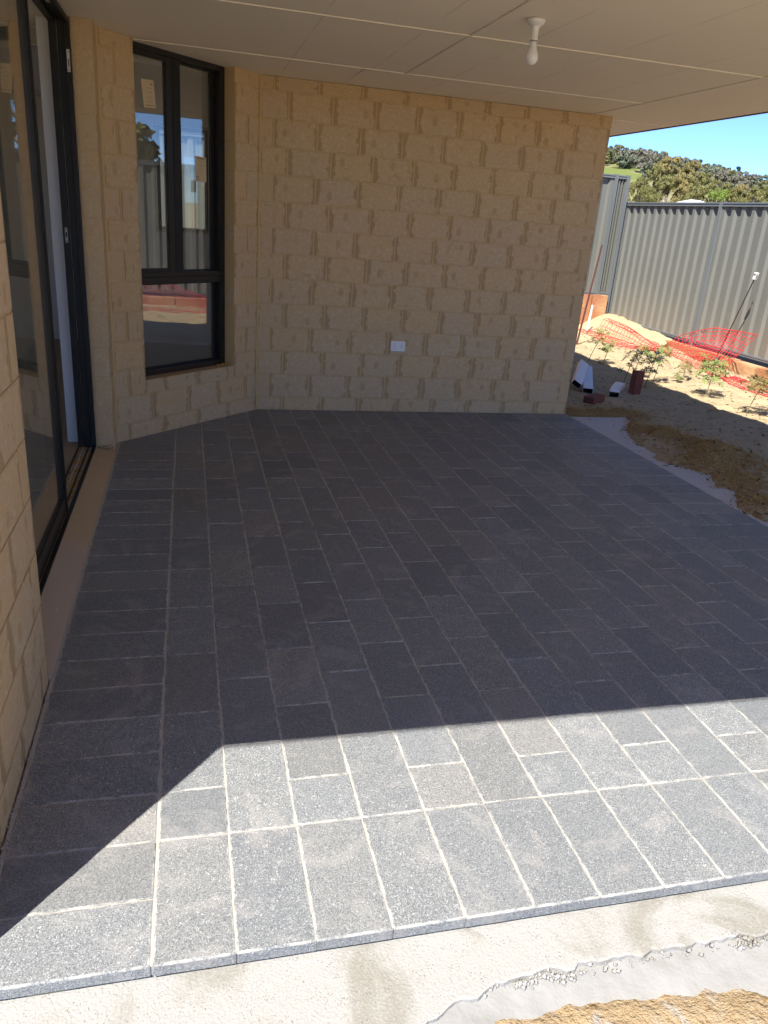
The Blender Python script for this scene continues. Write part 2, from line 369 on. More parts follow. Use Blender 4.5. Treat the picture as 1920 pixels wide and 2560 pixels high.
at = me.attributes.new('damp', 'FLOAT', 'POINT'); at.data.foreach_set('value', dm)
me.polygons.foreach_set('use_smooth', [True] * len(fs))
g = bpy.data.objects.new('ground', me); col.objects.link(g); tag(g, kind='structure')

# broken-edged concrete slab the patio stands on
mb = MB(); n = 260
top = []
for i in range(n + 1):
    x = -1.02 + (3.42 + 1.02) * i / n
    y = -4.955 + .014 * nz(x, 0, 22, 3) + .009 * nz(x, 0, 60, 1) + .006 * nz(x, 0, 140, 6)
    if x < .3: y -= .40 * sm(.25, -.9, x)
    top.append((x, y))
m_ = len(top); ins = [(x, y + .006 + .004 * nz(x, 3, 70)) for x, y in top]
vs = [(x, y, -.0432 - .003 * abs(nz(x, 7, 30))) for x, y in top] + [(x, y - .004 * nz(x, 5, 50), -.12) for x, y in top] + [(x, y, -.042) for x, y in ins] + [(x, .1, -.042) for x, y in top]
fs = []
for i in range(m_ - 1):
    fs += [(i, m_+i, m_+i+1, i+1), (i, i+1, 2*m_+i+1, 2*m_+i), (2*m_+i, 2*m_+i+1, 3*m_+i+1, 3*m_+i)]
mb.add(vs, fs); slab = mb.build('concrete_slab', CO, kind='structure')
# thin smear of cement over the lower ground in front of it
mb = MB(); rows = []
for i in range(n + 1):
    x = -.5 + 3.6 * i / n; ye = interp(x, SE) - .06 + .018 * nz(x, 0, 25, 8)
    rows.append([(x, -4.94 + (ye + 4.94) * t, -.054 + .005 * nz(x, t * 3, 12) + .004*nz(x, t*4, 28) + .003 * nz(x, t*9, 40) + .006 * sm(.25, -.1, x) - (.028 - .018 * sm(.25, -.1, x)) * t**1.3) for t in (0, .12, .24, .36, .48, .60, .72, .84, .92, 1)])
vs = [p for r in rows for p in r]; k = 10
mb.add(vs, [(i*k+j, (i+1)*k+j, (i+1)*k+j+1, i*k+j+1) for i in range(n) for j in range(k-1)])
mb.build('cement_spill', simple('grey white cement smear', (.265, .262, .255), .9, .16, 14, .7, 60, spec=.15, world=True), kind='structure', smooth=True)
# crumbs along the broken edge and over the slab
def crumb(mb, c, r):
    vs = [Vector(c) + Vector((dx, dy, dz)) * r * random.uniform(.6, 1.2) for dx, dy, dz in ((1,0,0),(-1,0,0),(0,1,0),(0,-1,0),(0,0,.8),(0,0,-.8))]
    mb.add(vs, [(0,2,4),(2,1,4),(1,3,4),(3,0,4),(2,0,5),(1,2,5),(3,1,5),(0,3,5)])
mb = MB()
for i in range(1100):
    x = random.uniform(-.1, 1.3)
    if nz(x, 0, 7, 1) < .15 and random.random() < .8: continue
    y = -4.962 + random.gauss(0, .006) - .012 * random.random()
    crumb(mb, (x, y + .012 * nz(x, 0, 22, 3), -.054 + .009 * random.random()), random.choice((.0015, .002, .003, .004, .006, .008)))
for i in range(700):
    x = random.uniform(-.9, 1.4); y = random.uniform(-5.2, -4.84); crumb(mb, (x, y, -.0415 if y > -4.95 or x < -.2 else -.071), random.uniform(.001, .003))
mb.build('concrete_crumbs', CO, kind='stuff', label='loose concrete crumbs along the broken slab edge', smooth=True)

# ------------------------------------------------------------ paving
pav = MB()
w = .1743; X0 = -.601; YF = -4.8283; LXE = -.957; RXE = X0 + 19 * w
pav.poly([(LXE-.008, YF+.004), (RXE-.004, YF+.004), (RXE-.004, -.002), (.0, -.004), (LXE-.008, -.947)], -.03, -.0022)
pv = pav.build('paving', JS, kind='structure')
mb = MB(); nn = 120; pts = [(LXE-.01, -.955)] + [(LXE - .01 + (RXE - LXE) * i / nn, YF + .010 + .006 * nz(i*.3, 0, 1)) for i in range(nn+1)] + [(RXE-.012, -.01), (0, -.01)]
mb.poly(pts, -.0415, -.0302); mb.build('mortar_bed', simple('olive mortar', (.26, .235, .15), .95, .2, 30, .4, 80, spec=.1, world=True), pv)
def paver_mesh(hx, hy, mat, front=False, sd=0):
    rr = random.Random(sd); T = .0298; g_ = .0018
    def ring(ins, z, jit, n=5):
        pts = []
        ie = ins-.0007; cs = [(-hx+ins, -hy+ie), (hx-ins, -hy+ie), (hx-ins, hy-ie), (-hx+ins, hy-ie)]
        for q in range(4):
            a, b = cs[q], cs[(q+1) % 4]
            for i in range(n):
                t = i / n; jx, jy = rr.uniform(-jit, jit), rr.uniform(-jit, jit)
                pts.append((a[0]+(b[0]-a[0])*t+jx, a[1]+(b[1]-a[1])*t+jy, z + rr.uniform(-jit, jit)*.3))
        return pts
    k = 20; rings = [ring(g_-.001, -T, .0003), ring(g_-.0012, -.0035, .0004), ring(g_+.0006, -.0009, .0006), ring(g_+.0035, 0, .0004)]
    v = [p for r in rings for p in r]; f = []
    for a in range(3):
        for i in range(k): f.append((a*k+i, a*k+(i+1) % k, (a+1)*k+(i+1) % k, (a+1)*k+i))
    f.append(tuple(3*k+i for i in range(k)))
    me = bpy.data.meshes.new('paver'); me.from_pydata(v, [], f); me.materials.append(mat)
    for i, p in enumerate(me.polygons): p.use_smooth = i < len(me.polygons) - 1 and 20 <= i < 60
    return me
FULL = [paver_mesh(w/2, w, PF, sd=i) for i in range(6)]; HALF = [paver_mesh(w/2, w/2, PH, sd=20+i) for i in range(4)]
def clip(poly, a, b, c):     # keep a*x+b*y<=c
    out = []
    for i in range(len(poly)):
        p, q = poly[i], poly[(i+1) % len(poly)]; dp, dq = a*p[0]+b*p[1]-c, a*q[0]+b*q[1]-c
        if dp <= 0: out.append(p)
        if (dp < 0 < dq) or (dq < 0 < dp):
            t = dp/(dp-dq); out.append((p[0]+(q[0]-p[0])*t, p[1]+(q[1]-p[1])*t))
    return out
def area(p): return .5*abs(sum(p[i][0]*p[(i+1) % len(p)][1]-p[(i+1) % len(p)][0]*p[i][1] for i in range(len(p))))
rp = random.Random(4)
def paver(x0, x1, y0, y1):
    P0 = [(x0, y0), (x1, y0), (x1, y1), (x0, y1)]
    Pc = clip(clip(P0, -.955, .97, -.008), 0, 1, -.008)
    if len(Pc) < 3 or area(Pc) < .0009: return
    cx, cy = (x0+x1)/2, (y0+y1)/2; dz = rp.uniform(-.0007, .0007)
    tilt = Matrix.Rotation(rp.uniform(-.0035, .0035), 4, 'X') @ Matrix.Rotation(rp.uniform(-.0035, .0035), 4, 'Y') @ Matrix.Rotation(rp.uniform(-.003, .003), 4, 'Z')
    if area(Pc) > .999 * area(P0):
        lx, ly = x1-x0, y1-y0
        if abs(lx-ly) < .01: me, rot = rp.choice(HALF), rp.choice((0, 1, 2, 3))
        else: me, rot = rp.choice(FULL), (0 if ly > lx else 1) + rp.choice((0, 2))
        return inst('paver', me, Matrix.Translation((cx+rp.uniform(-.0006, .0006), cy+rp.uniform(-.0006, .0006), dz)) @ tilt @ Matrix.Rotation(rot*math.pi/2, 4, 'Z'), pv)
    ax = sum(p[0] for p in Pc)/len(Pc); ay = sum(p[1] for p in Pc)/len(Pc)
    def off(d): return [(ax+(x-ax)*(1-d/max(.03, math.hypot(x-ax, y-ay))), ay+(y-ay)*(1-d/max(.03, math.hypot(x-ax, y-ay)))) for x, y in Pc]
    mbb = MB(); a_, b_, c_ = off(.004), off(.005), off(.009); k = len(Pc)
    mbb.add([(x, y, -.0298) for x, y in a_]+[(x, y, -.003) for x, y in b_]+[(x, y, dz*.5) for x, y in c_],
            [(i, (i+1) % k, k+(i+1) % k, k+i) for i in range(k)]+[(k+i, k+(i+1) % k, 2*k+(i+1) % k, 2*k+i) for i in range(k)]+[tuple(range(2*k, 3*k))])
    return mbb.build('paver', PC, pv, loc=(ax, ay, 0))
r = 0
while YF + r*w < -.05: paver(LXE, X0, YF+r*w, YF+(r+1)*w); r += 1
r = 0
while YF + r*w < -.03: paver(X0+17*w, X0+19*w, YF+r*w, min(YF+(r+1)*w, YF+(r+1)*w)); r += 1
for c in range(17):
    x0 = X0+c*w; paver(x0, x0+w, YF, YF+2*w)
    y = YF+2*w
    if c % 2 == 0: paver(x0, x0+w, y, y+w); y += w
    while y < -.03: paver(x0, x0+w, y, y+2*w); y += 2*w

mb = MB()      # jointing sand spilt along the joints nearest the camera
for i in range(9000):
    c = random.randint(0, 16); y = -4.83 + 1.9 * random.random()**1.6; x = X0 + c*w + random.gauss(0, .0028)
    k_ = random.random()
    if k_ < .18: x = random.uniform(LXE, RXE*.75); y = YF+2*w+random.gauss(0, .003)
    elif k_ < .36: r_ = random.randint(1, 9); x = random.uniform(LXE, X0); y = YF+r_*w+random.gauss(0, .0028)
    elif k_ < .45: x = random.uniform(LXE, RXE*.75); y = YF+random.uniform(.002, .05)**1.0
    crumb(mb, (x, y, .0003), random.choice((.0006, .0008, .001, .0014)))
mb.build('spilt_joint_sand', JS, kind='stuff', label='white jointing sand spilt along the paver joints')

# ------------------------------------------------------------ house
house = tag(empty('house', (0, 0, 0)), 'cream brick house with dark framed glazing round a covered patio', 'house')
def brick_mesh(sd):
    rr = random.Random(sd); L, Hh, D = .305, .172, .095; nx_, nz_ = 6, 3
    v = []; f = []
    for j in range(nz_+1):
        for i in range(nx_+1):
            x = -L/2+L*i/nx_; z = -Hh/2+Hh*j/nz_; edge = i in (0, nx_) or j in (0, nz_)
            y = rr.uniform(.0001, .0006) if edge else rr.uniform(-.0003, .0003)
            if edge: x += rr.uniform(-.0012, .0012) if i in (0, nx_) else 0; z += rr.uniform(-.0012, .0012) if j in (0, nz_) else 0
            v.append((x, y, z))
    for j in range(nz_):
        for i in range(nx_): a = j*(nx_+1)+i; f.append((a, a+1, a+nx_+2, a+nx_+1))
    c = [0, nx_, (nz_+1)*(nx_+1)-1, nz_*(nx_+1)]; b = len(v)
    v += [(-L/2, D, -Hh/2), (L/2, D, -Hh/2), (L/2, D, Hh/2), (-L/2, D, Hh/2)]
    f += [tuple(range(0, nx_+1)) [::-1] + (b, b+1), tuple(c[3]+i for i in range(nx_+1)) + (b+2, b+3),
          tuple(j*(nx_+1) for j in range(nz_+1)) + (b+3, b), tuple(nx_+j*(nx_+1) for j in range(nz_, -1, -1)) + (b+1, b+2), (b, b+3, b+2, b+1)]
    me = bpy.data.meshes.new('brick'); me.from_pydata(v, [], f); me.materials.append(BR)
    bm = bmesh.new(); bm.from_mesh(me); bmesh.ops.recalc_face_normals(bm, faces=bm.faces); bm.to_mesh(me); bm.free()
    return me
BMS = [brick_mesh(i) for i in range(10)]; BMP = brick_mesh(50); BMP.materials[0] = BRP
ROWS = [(-.075, .105)] + [(.105+.18*k, .285+.18*k) for k in range(12)] + [(2.265, 2.352)]
rb = random.Random(11)
def put_brick(wall, WM, s0, s1, z0, z1, first=False, last=False):
    g = .0045; a = s0+(0 if first else g); b = s1-(0 if last else g); zz0, zz1 = z0+.0024, z1-.0024
    if b-a < .02: return
    M = WM @ Matrix.Translation(((a+b)/2, rb.uniform(-.0008, .0004), (zz0+zz1)/2)) @ Matrix.Rotation(rb.uniform(-.002, .002), 4, 'Y')
    pass
    M = M @ Matrix.Diagonal(((b-a)/.305, 1, (zz1-zz0)/.172, 1))
    return inst('brick', BMP if (b-a < .2 and rb.random() < .5) else rb.choice(BMS), M, wall)
def wallM(ax, ay, ang): return Matrix.Translation((ax, ay, 0)) @ Matrix.Rotation(ang, 4, 'Z')
def course(wall, WM, z0, z1, s0, s1, joints, first=True, last=True):
    js = [s0] + [j for j in joints if s0+.03 < j < s1-.03] + [s1]
    for i, (a, b) in enumerate(zip(js, js[1:])): put_brick(wall, WM, a, b, z0, z1, first and i == 0, last and i == len(js)-2)
# back wall of the patio
M1 = wallM(0, 0, 0); mb = MB(); mb.box(.0, 2.694, 0.0024, .2, -.1, H-.002); wl = mb.build('wall', MO, house, loc=(0, 0, 0))
for i, (z0, z1) in enumerate(ROWS):
    o = (.205 if i % 2 == 0 else .10); course(wl, M1, z0, z1, 0, 2.70, [o+.315*k for k in range(10)])
# angled wall with the tall window
ang = math.atan2(.955, .97); LA = math.hypot(.97, .955); M2 = wallM(-.97, -.955, ang)
WS0, WS1, WZ0 = .256, 1.108, .377
mb = MB()
mb.box(0, WS0, 0.0024, .2, -.1, H-.002, M2); mb.box(WS1, LA, 0.0024, .2, -.1, H-.002, M2); mb.box(WS0-.001, WS1+.001, .0027, .2, -.1, WZ0-.006, M2)
w2 = mb.build('wall', MO, house)
for i, (z0, z1) in enumerate(ROWS):
    full = [.095, .405, .725, 1.04] if i % 2 == 0 else [.0, .315, .64, .934, 1.241]
    if z1 <= .29: course(w2, M2, z0, z1, 0, LA, full)
    elif z0 < WZ0:
        course(w2, M2, z0, z1, 0, WS0, [.12]); course(w2, M2, z0, z1, WS1, LA, [])
        course(w2, M2, z0, WZ0, WS0, WS1, [.42, .729, 1.052])
    else:
        course(w2, M2, z0, z1, 0, WS0, [.12] if i % 2 == 0 else []); course(w2, M2, z0, z1, WS1, LA, [] if i % 2 == 0 else [1.241])
mb = MB(); mb.tube([(.004, -.001, -.1), (.004, -.001, H)], .009, 8); mb.build('corner_mortar', MO, house)
mb = MB(); mb.tube([(-.968, -.957, -.1), (-.968, -.957, H)], .008, 8); mb.build('corner_mortar', MO, house)
# left wall: narrow return beside the door, and the near pier
M3 = Matrix.Translation((-.97, 0, 0)) @ Matrix.Rotation(math.pi/2, 4, 'Z')     # s runs along +Y, front faces +X
mb = MB(); mb.box(-1.08, -.9726, -1.1274, -.955, -.1, H-.002); w3 = mb.build('wall', MO, house)
mb = MB(); mb.box(-1.2, -.9725, -4.76, -3.7225, -.1, H-.002); w4 = mb.build('wall', MO, house)
for i, (z0, z1) in enumerate(ROWS):
    course(w3, M3, z0, z1, -1.13, -.955, [])
    nb0 = put_brick(w3, Matrix.Translation((0, -1.13, 0)), -1.078, -.972, z0, z1, True, True); nb0.data = BMP
    course(w4, M3, z0, z1, -4.765, -3.72, [-4.765+(.105 if i % 2 else .315)+.315*k for k in range(4)])
# remaining outer brickwork, not faced brick by brick because the photograph never sees it
mb = MB()
mb.box(2.60, 2.692, .2, 2.9, -.1, H); mb.box(-3.2, -1.2, -4.76, -4.6, -.1, H); mb.box(-6, -5.4, -4.76, -4.6, -.1, H); mb.box(-5.4, -3.2, -4.76, -4.6, -.1, .3); mb.box(-5.4, -3.2, -4.76, -4.6, 2.2, H); mb.box(-6.1, -6.0, -4.7, 3.1, -.1, H)  # gap in the unseen front wall added to light the rooms
mb.box(-2.6, -.80, 2.9, 3.1, -.1, H); mb.box(-6, -4.4, 2.9, 3.1, -.1, H); mb.box(-4.4, -2.6, 2.9, 3.1, -.1, .6); mb.box(-4.4, -2.6, 2.9, 3.1, 2.2, H); mb.box(-.28, 2.69, 2.9, 3.1, -.1, H); mb.box(-.80, -.28, 2.9, 3.1, -.1, 1.2); mb.box(-.80, -.28, 2.9, 3.1, 2.2, H)  # wide rear gap also added for indoor light, narrow one holds the window
mb.build('outer_wall', WALLP, house)
# inside
mb = MB(); mb.poly([(-6, -4.6), (-1.19, -4.6), (-1.19, -.95), (-1.05, -.80), (-.08, .2), (2.6, .2), (2.6, 2.9), (-6, 2.9)], -.1, .02); mb.build('floor', IF, house)
mb = MB(); mb.poly([(-6, -4.6), (-1.62, -4.6), (-1.62, -.2), (.0, .3), (2.6, .3), (2.6, 2.9), (-6, 2.9)], H-.01, H+.02); mb.build('inner_ceiling', PW, house)
mb = MB()
mb.box(-5.995, -5.98, -4.6, 2.9, 0, H); mb.box(-2.6, -.82, 2.87, 2.895, 0, H); mb.box(-5.98, -4.4, 2.87, 2.895, 0, H); mb.box(-4.4, -2.6, 2.87, 2.895, 0, .6); mb.box(-.26, 2.59, 2.87, 2.895, 0, H)
mb.box(-.82, -.26, 2.87, 2.895, 0, 1.18); mb.box(-.82, -.26, 2.87, 2.895, 2.22, H); mb.box(2.58, 2.598, .21, 2.87, 0, H); mb.box(-3.2, -1.2, -4.59, -4.57, 0, H); mb.box(-5.98, -5.4, -4.59, -4.57, 0, H)
mb.box(-1.199, -1.19, -4.59, -3.76, 0, H); mb.box(.1, 2.57, .202, .215, 0, H)
mb.build('inner_wall', IG, house)
mb = MB(); mb.box(-1.262, -1.186, -1.02, -.90, .02, H); mb.build('plaster_nib', PW, house, bevel=.003)
# rear window seen through the front one
mb = MB()
for x0, x1, z0, z1 in ((-.80, -.765, 1.2, 2.2), (-.315, -.28, 1.2, 2.2), (-.765, -.315, 1.2, 1.235), (-.765, -.315, 2.165, 2.2)): mb.box(x0, x1, 2.97, 3.03, z0, z1)
rw = mb.build('window', BK, house)
mb = MB(); mb.box(-.767, -.313, 2.998, 3.002, 1.233, 2.167); mb.build('pane', GL, rw)

# patio window: frame (local s, depth, z)
def wb(mb, s0, s1, d0, d1, z0, z1, m=0): mb.box(s0, s1, d0, d1, z0, z1, M2, m)
F0 = .087; mb = MB(); zt = 2.349; zb = .379
wb(mb, WS0+.002, WS0+.05, F0, F0+.09, zb, zt); wb(mb, WS1-.05, WS1-.002, F0, F0+.09, zb, zt)
wb(mb, WS0+.05, WS1-.05, F0, F0+.09, 2.318, zt); wb(mb, WS0+.05, WS1-.05, F0, F0+.09, zb, .412)
wb(mb, WS0+.05, WS1-.05, F0+.002, F0+.09, .975, 1.018); wb(mb, WS0+.05, WS1-.05, F0, F0+.09, 1.023, 1.052); wb(mb, WS0+.05, WS1-.05, F0+.012, F0+.08, 1.018, 1.023)
win = mb.build('window', BK, house, bevel=.0015, label='tall dark bronze window in the angled brick wall')
mb = MB()      # fixed upper right light with its bead
wb(mb, .70, 1.056, F0+.05, F0+.075, 1.052, 1.058); wb(mb, 1.028, 1.057, F0+.05, F0+.078, 1.053, 2.317); wb(mb, .66, 1.028, F0+.05, F0+.075, 2.305, 2.317)
mb.build('bead', BK2, win, bevel=.001)
mb = MB()      # sliding sash on the outer track
wb(mb, .586, .635, F0+.005, F0+.035, 1.053, 2.317); wb(mb, .308, .336, F0+.008, F0+.035, 1.053, 2.317); wb(mb, .336, .586, F0+.008, F0+.035, 1.053, 1.074); wb(mb, .336, .586, F0+.008, F0+.035, 2.288, 2.317)
ss_ = mb.build('sash', BK, win, bevel=.001)
mb = MB(); wb(mb, .6352, .706, F0+.003, F0+.06, 1.035, 2.317); mb.build('mullion', BK2, win, bevel=.002)
mb = MB(); wb(mb, .334, .588, F0+.019, F0+.023, 1.072, 2.29); mb.build('pane', GL, win)
mb = MB(); wb(mb, .70, 1.03, F0+.062, F0+.066, 1.056, 2.307); mb.build('pane', GL, win)
mb = MB(); wb(mb, .30, 1.032, F0+.05, F0+.054, .424, .965); mb.build('pane', GL, win)
mb = MB()
for a in ((.306, 1.04, .412, .424), (.306, 1.04, .965, .975)): wb(mb, a[0], a[1], F0+.045, F0+.065, a[2], a[3])
wb(mb, 1.03, 1.058, F0+.045, F0+.065, .412, .975); mb.build('glazing_bead', BK2, win)
mb = MB(); vs_ = []
for i in range(26):
    a = 2*math.pi*i/26
for k in range(14):
    s = 1.0+.008*k+random.uniform(-.003, .003); crumb(mb, M2 @ Vector((s, F0-.03+random.uniform(-.02, .02), .382)), random.uniform(.008, .016))
mb.build('sand_heap', simple('yellow sand', (.50, .28, .10), .95, .2, 60, spec=.1), house, smooth=True)
def sticker(parent, quad, d, lines, qr, mat, ink, name='sticker'):
    """paper label on the glass: quad is (s,z) TL TR BR BL; lines are (u0,u1,v,h) bars of print too small to read"""
    def at_(u, v):
        tl, tr, br, bl = [Vector(p) for p in quad]; p = (tl*(1-u)+tr*u)*(1-v)+(bl*(1-u)+br*u)*v; return p
    m = MB(); q = [M2 @ Vector((p[0], d, p[1])) for p in quad]; back = [M2 @ Vector((p[0], d+.0008, p[1])) for p in quad]
    m.add(q+back, [(0,1,2,3), (7,6,5,4), (0,4,5,1), (1,5,6,2), (2,6,7,3), (3,7,4,0)])
    st = m.build(name, mat, parent); m = MB()
    for u0, u1, v, h in lines:
        c = [at_(u0, v), at_(u1, v), at_(u1, v+h), at_(u0, v+h)]; m.add([M2 @ Vector((p.x, d-.0006, p.y)) for p in c], [(0,1,2,3)])
    m.build('print', ink, parent)
L1 = [(.15, .30, .24+.0, .003)]
L1 = [(.62, .92, .075, .008), (.70, .88, .14, .035), (.38, .80, .29, .01), (.36, .80, .43, .012), (.55, .75, .50, .008), (.6, .8, .57, .012), (.25, .75, .64, .01), (.45, .78, .72, .01), (.2, .8, .79, .01), (.15, .92, .90, .022)]
sticker(win, [(.398, 2.166), (.497, 2.172), (.512, 2.022), (.416, 2.014)], F0+.0165, L1, None, STK, STI)
L2 = [(.10, .85, .06, .03), (.28, .85, .17, .01), (.28, .6, .25, .008), (.28, .85, .33, .012), (.28, .6, .42, .008), (.28, .7, .49, .01), (.28, .65, .57, .01), (.28, .6, .68, .01), (.05, .3, .80, .03), (.02, .35, .90, .02)]
sticker(win, [(.885, 1.790), (.985, 1.786), (.988, 1.632), (.886, 1.632)], F0+.0595, L2, None, STK, STI)

# sliding door
dr = empty('sliding_door', (-1.13, -3.72, 0), house); tag(dr, 'black aluminium sliding glass door pushed half open')
DT = 2.338; mb = MB()
mb.box(-1.105, -1.082, -1.155, -1.131, .03, DT); mb.box(-1.145, -1.108, -1.140, -1.131, .03, DT); mb.box(-1.184, -1.148, -1.152, -1.131, .03, DT)
mb.box(-1.184, -1.082, -3.72, -3.69, .03, DT)
for x0, x1, zl in ((-1.100, -1.082, 2.312), (-1.147, -1.100, 2.328), (-1.184, -1.147, 2.312)): mb.box(x0, x1, -3.69, -1.156, zl, DT)
mb.build('frame', BK2, dr, bevel=.0012)
mb = MB(); mb.box(-1.099, -1.081, -3.72, -1.131, -.02, .031); mb.box(-1.125, -1.120, -3.69, -1.155, .022, .034); mb.box(-1.184, -1.178, -3.69, -1.155, .02, .034); mb.build('sill', BK2, dr)
mb = MB(); mb.box(-1.178, -1.0995, -3.69, -1.14, -.02, .021); mb.box(-1.156, -1.150, -3.69, -1.14, .021, .031); mb.build('track', TK, dr)
def door_panel(x, y0, y1, t=.03):
    m = MB(); m.box(x-t/2, x+t/2, y1-.055, y1, .035, 2.30); m.box(x-t/2, x+t/2, y0, y0+.055, .035, 2.30)
    m.box(x-t/2, x+t/2, y0+.055, y1-.055, .035, .115); m.box(x-t/2, x+t/2, y0+.055, y1-.055, 2.24, 2.30)
    m.box(x+t/2, x+t/2+.006, y1-.03, y1-.022, .035, 2.30); m.box(x+t/2, x+t/2+.006, y1-.012, y1-.002, .035, 2.30)
    p = m.build('door_leaf', BK, dr, bevel=.0015)
    m = MB(); m.box(x-.002, x+.002, y0+.053, y1-.053, .113, 2.242); m.build('pane', GD, dr); return p
door_panel(-1.118, -3.69, -2.26); door_panel(-1.160, -3.62, -2.245)
mb = MB(); mb.box(-1.172, -1.158, -1.1545, -1.1525, 1.232, 1.312); mb.build('strike_plate', GREYM, dr, bevel=.002)
mb = MB(); mb.box(-1.169, -1.161, -1.1552, -1.1546, 1.262, 1.288); mb.box(-1.1675, -1.1625, -1.1552, -1.1546, 1.300, 1.306); mb.box(-1.1675, -1.1625, -1.1552, -1.1546, 1.238, 1.244); mb.build('slot', DKH, dr)
mb = MB(); mb.box(-1.101, -1.0865, -1.157, -1.1558, 2.09, 2.195); mb.build('sticker', STW, dr)
mb = MB(); mb.box(-1.097, -1.090, -1.1575, -1.1571, 2.115, 2.15); mb.box(-1.096, -1.091, -1.1575, -1.1571, 2.18, 2.187); mb.box(-1.096, -1.091, -1.1575, -1.1571, 2.097, 2.104); mb.build('print', STG, dr)
mb = MB(); mb.box(-1.130, -1.112, -1.72, -1.53, 2.3262, 2.3275); mb.build('sticker', STW, dr)
# rendered ledge under the door
mb = MB(); mb.add([(-1.0805, -3.72, .024), (-.9635, -3.72, .006), (-.9635, -1.128, .006), (-1.0805, -1.128, .024), (-1.0805, -3.72, -.06), (-.9635, -3.72, -.06), (-.9635, -1.128, -.06), (-1.0805, -1.128, -.06)],
                  [(0,1,2,3), (1,5,6,2), (0,4,5,1), (2,6,7,3), (4,7,6,5)]); mb.build('door_ledge', LE, house, bevel=.003)
mb = MB()
for k in range(16): crumb(mb, (-1.02+random.gauss(0, .02), -1.15+random.gauss(0, .012), .024), random.uniform(.010, .020))
mb.build('mortar_lump', simple('brown mortar lump', (.40, .29, .17), .95, .2, 30, spec=.1), house, smooth=True)
mb = MB()      # dust and mortar run along the wall foot
for i in range(1500):
    y = random.uniform(-4.9, -.95); x = -.960 + random.gauss(0, .004)
    crumb(mb, (x, y, .0005), random.uniform(.0015, .004))
for i in range(900):
    x = random.uniform(0, 2.7); crumb(mb, (x, -.006+random.gauss(0, .002), .0005), random.uniform(.0015, .004))
for i in range(500):
    t = random.random(); crumb(mb, (-.97*t+.004, -.955*t-.008, .0005), random.uniform(.002, .005))
mb.build('mortar_dust', simple('pinkish mortar dust', (.50, .42, .34), .95, .1, 30, spec=.1, world=True), kind='stuff', label='gritty mortar dust along the foot of the walls')

# ceiling
cl = empty('ceiling', (0, 0, H), house)
GX = .003
def panel(x0, x1, y0, y1, name='ceiling_panel'):
    m = MB(); m.box(x0+GX, x1-GX, y0+GX, y1-GX, H+rb.uniform(0, .0012), H+.008); m.build(name, CE, cl, bevel=.0012)
yl = [-5.46, -4.33, -3.13, -1.93, -.715, .0]
for j in range(5):
    y0, y1 = yl[j], yl[j+1]
    xj = [.59, .85, .85, .59, .85][4-j] if j < 5 else .85
    xj = {4: .59, 3: .85, 2: .85, 1: .85, 0: .85}[j]
    for a, b in ((-1.6, xj), (xj, 2.53)): panel(a, b, y0, y1)
for a, b in ((-5.46, -4.33), (-4.33, -1.93), (-1.93, .15), (.15, 2.0), (2.0, 3.6)): panel(2.53 if a < .1 else 2.705, 3.31, a, b, 'eave_panel')
SP = simple('cream joint strip', (.80, .74, .64), .6, .04, 5)
for k, y in enumerate(yl[1:5]):
    m = MB(); m.box(-1.5, 2.525, y-.006, y+.006, H-.0035, H+.006); m.build('joint_strip', SP, cl)
for x, a, b in ((.59, -.709, -.002), (.85, -1.924, -.721), (.85, -3.124, -1.936), (.85, -4.324, -3.136)):
    m = MB(); m.box(x-.006, x+.006, a, b, H-.0032, H+.006); m.build('joint_strip', SP, cl)
m = MB(); m.box(2.524, 2.536, -5.45, .0, H-.0034, H+.006); m.build('joint_strip', SP, cl)
m = MB(); m.box(2.71, 3.30, .144, .156, H-.003, H+.006); m.build('joint_strip', SP, cl)
# roof
rf = empty('roof', (-1.3, -1, 2.6), house)
mb = MB(); x0, x1, y0, y1, zr = -6.5, 3.42, -5.475, 3.7, 2.5; rz = 2.5+4.6*math.tan(R(22))
mb.add([(x0, y0, zr), (x1, y0, zr), (x1, y1, zr), (x0, y1, zr), (x0+4.6, (y0+y1)/2, rz), (x1-4.6, (y0+y1)/2, rz), (x0, y0, zr-.08), (x1-.1, y0+.1, zr-.08), (x1-.1, y1, zr-.08), (x0, y1, zr-.08)],
       [(0,1,5,4), (1,2,5), (2,3,4,5), (3,0,4), (0,6,7,1), (1,7,8,2), (2,8,9,3), (3,9,6,0), (6,9,8,7)])
mb.build('roof_sheet', ROOF, rf)
mb = MB(); mb.box(3.312, 3.330, -5.475, 3.66, 2.345, 2.49); mb.box(-6.4, 3.312, -5.48, -5.462, 2.345, 2.49); mb.build('fascia', FAS, rf)
mb = MB(); mb.box(3.331, 3.44, -5.495, 3.68, 2.385, 2.50); mb.box(-6.4, 3.331, -5.495, -5.4805, 2.385, 2.50); mb.build('gutter', FAS, rf)

# ------------------------------------------------------------ light fitting, socket
c = (.990, -2.397, 0)
lt = tag(empty('light_fitting', (c[0], c[1], H)), 'white batten holder with a bare bulb on the patio ceiling', 'ceiling light')
cc = Vector((c[0], c[1], 0))
mb = MB(); mb.lathe([(0.0016, H-0.0008), (0.0410, H-0.0008), (0.0418, H-0.0061), (0.0385, H-0.0138), (0.0295, H-0.0222), (0.0213, H-0.0260), (0.0172, H-0.0337), (0.0156, H-0.0735), (0.0168, H-0.0774), (0.0168, H-0.0812), (0.0016, H-0.0812)], cc); mb.build('lamp_holder', WP, lt, smooth=True)
mb = MB(); mb.lathe([(0.0025, H-0.0813), (0.0152, H-0.0813), (0.0152, H-0.0831), (0.0025, H-0.0831)], cc); mb.build('seal_ring', DKH, lt)
mb = MB(); mb.lathe([(0.0025, H-0.0833), (0.0143, H-0.0833), (0.0152, H-0.0958), (0.0172, H-0.1111), (0.0213, H-0.1226)], cc); mb.build('bulb_base', WP, lt, smooth=True)
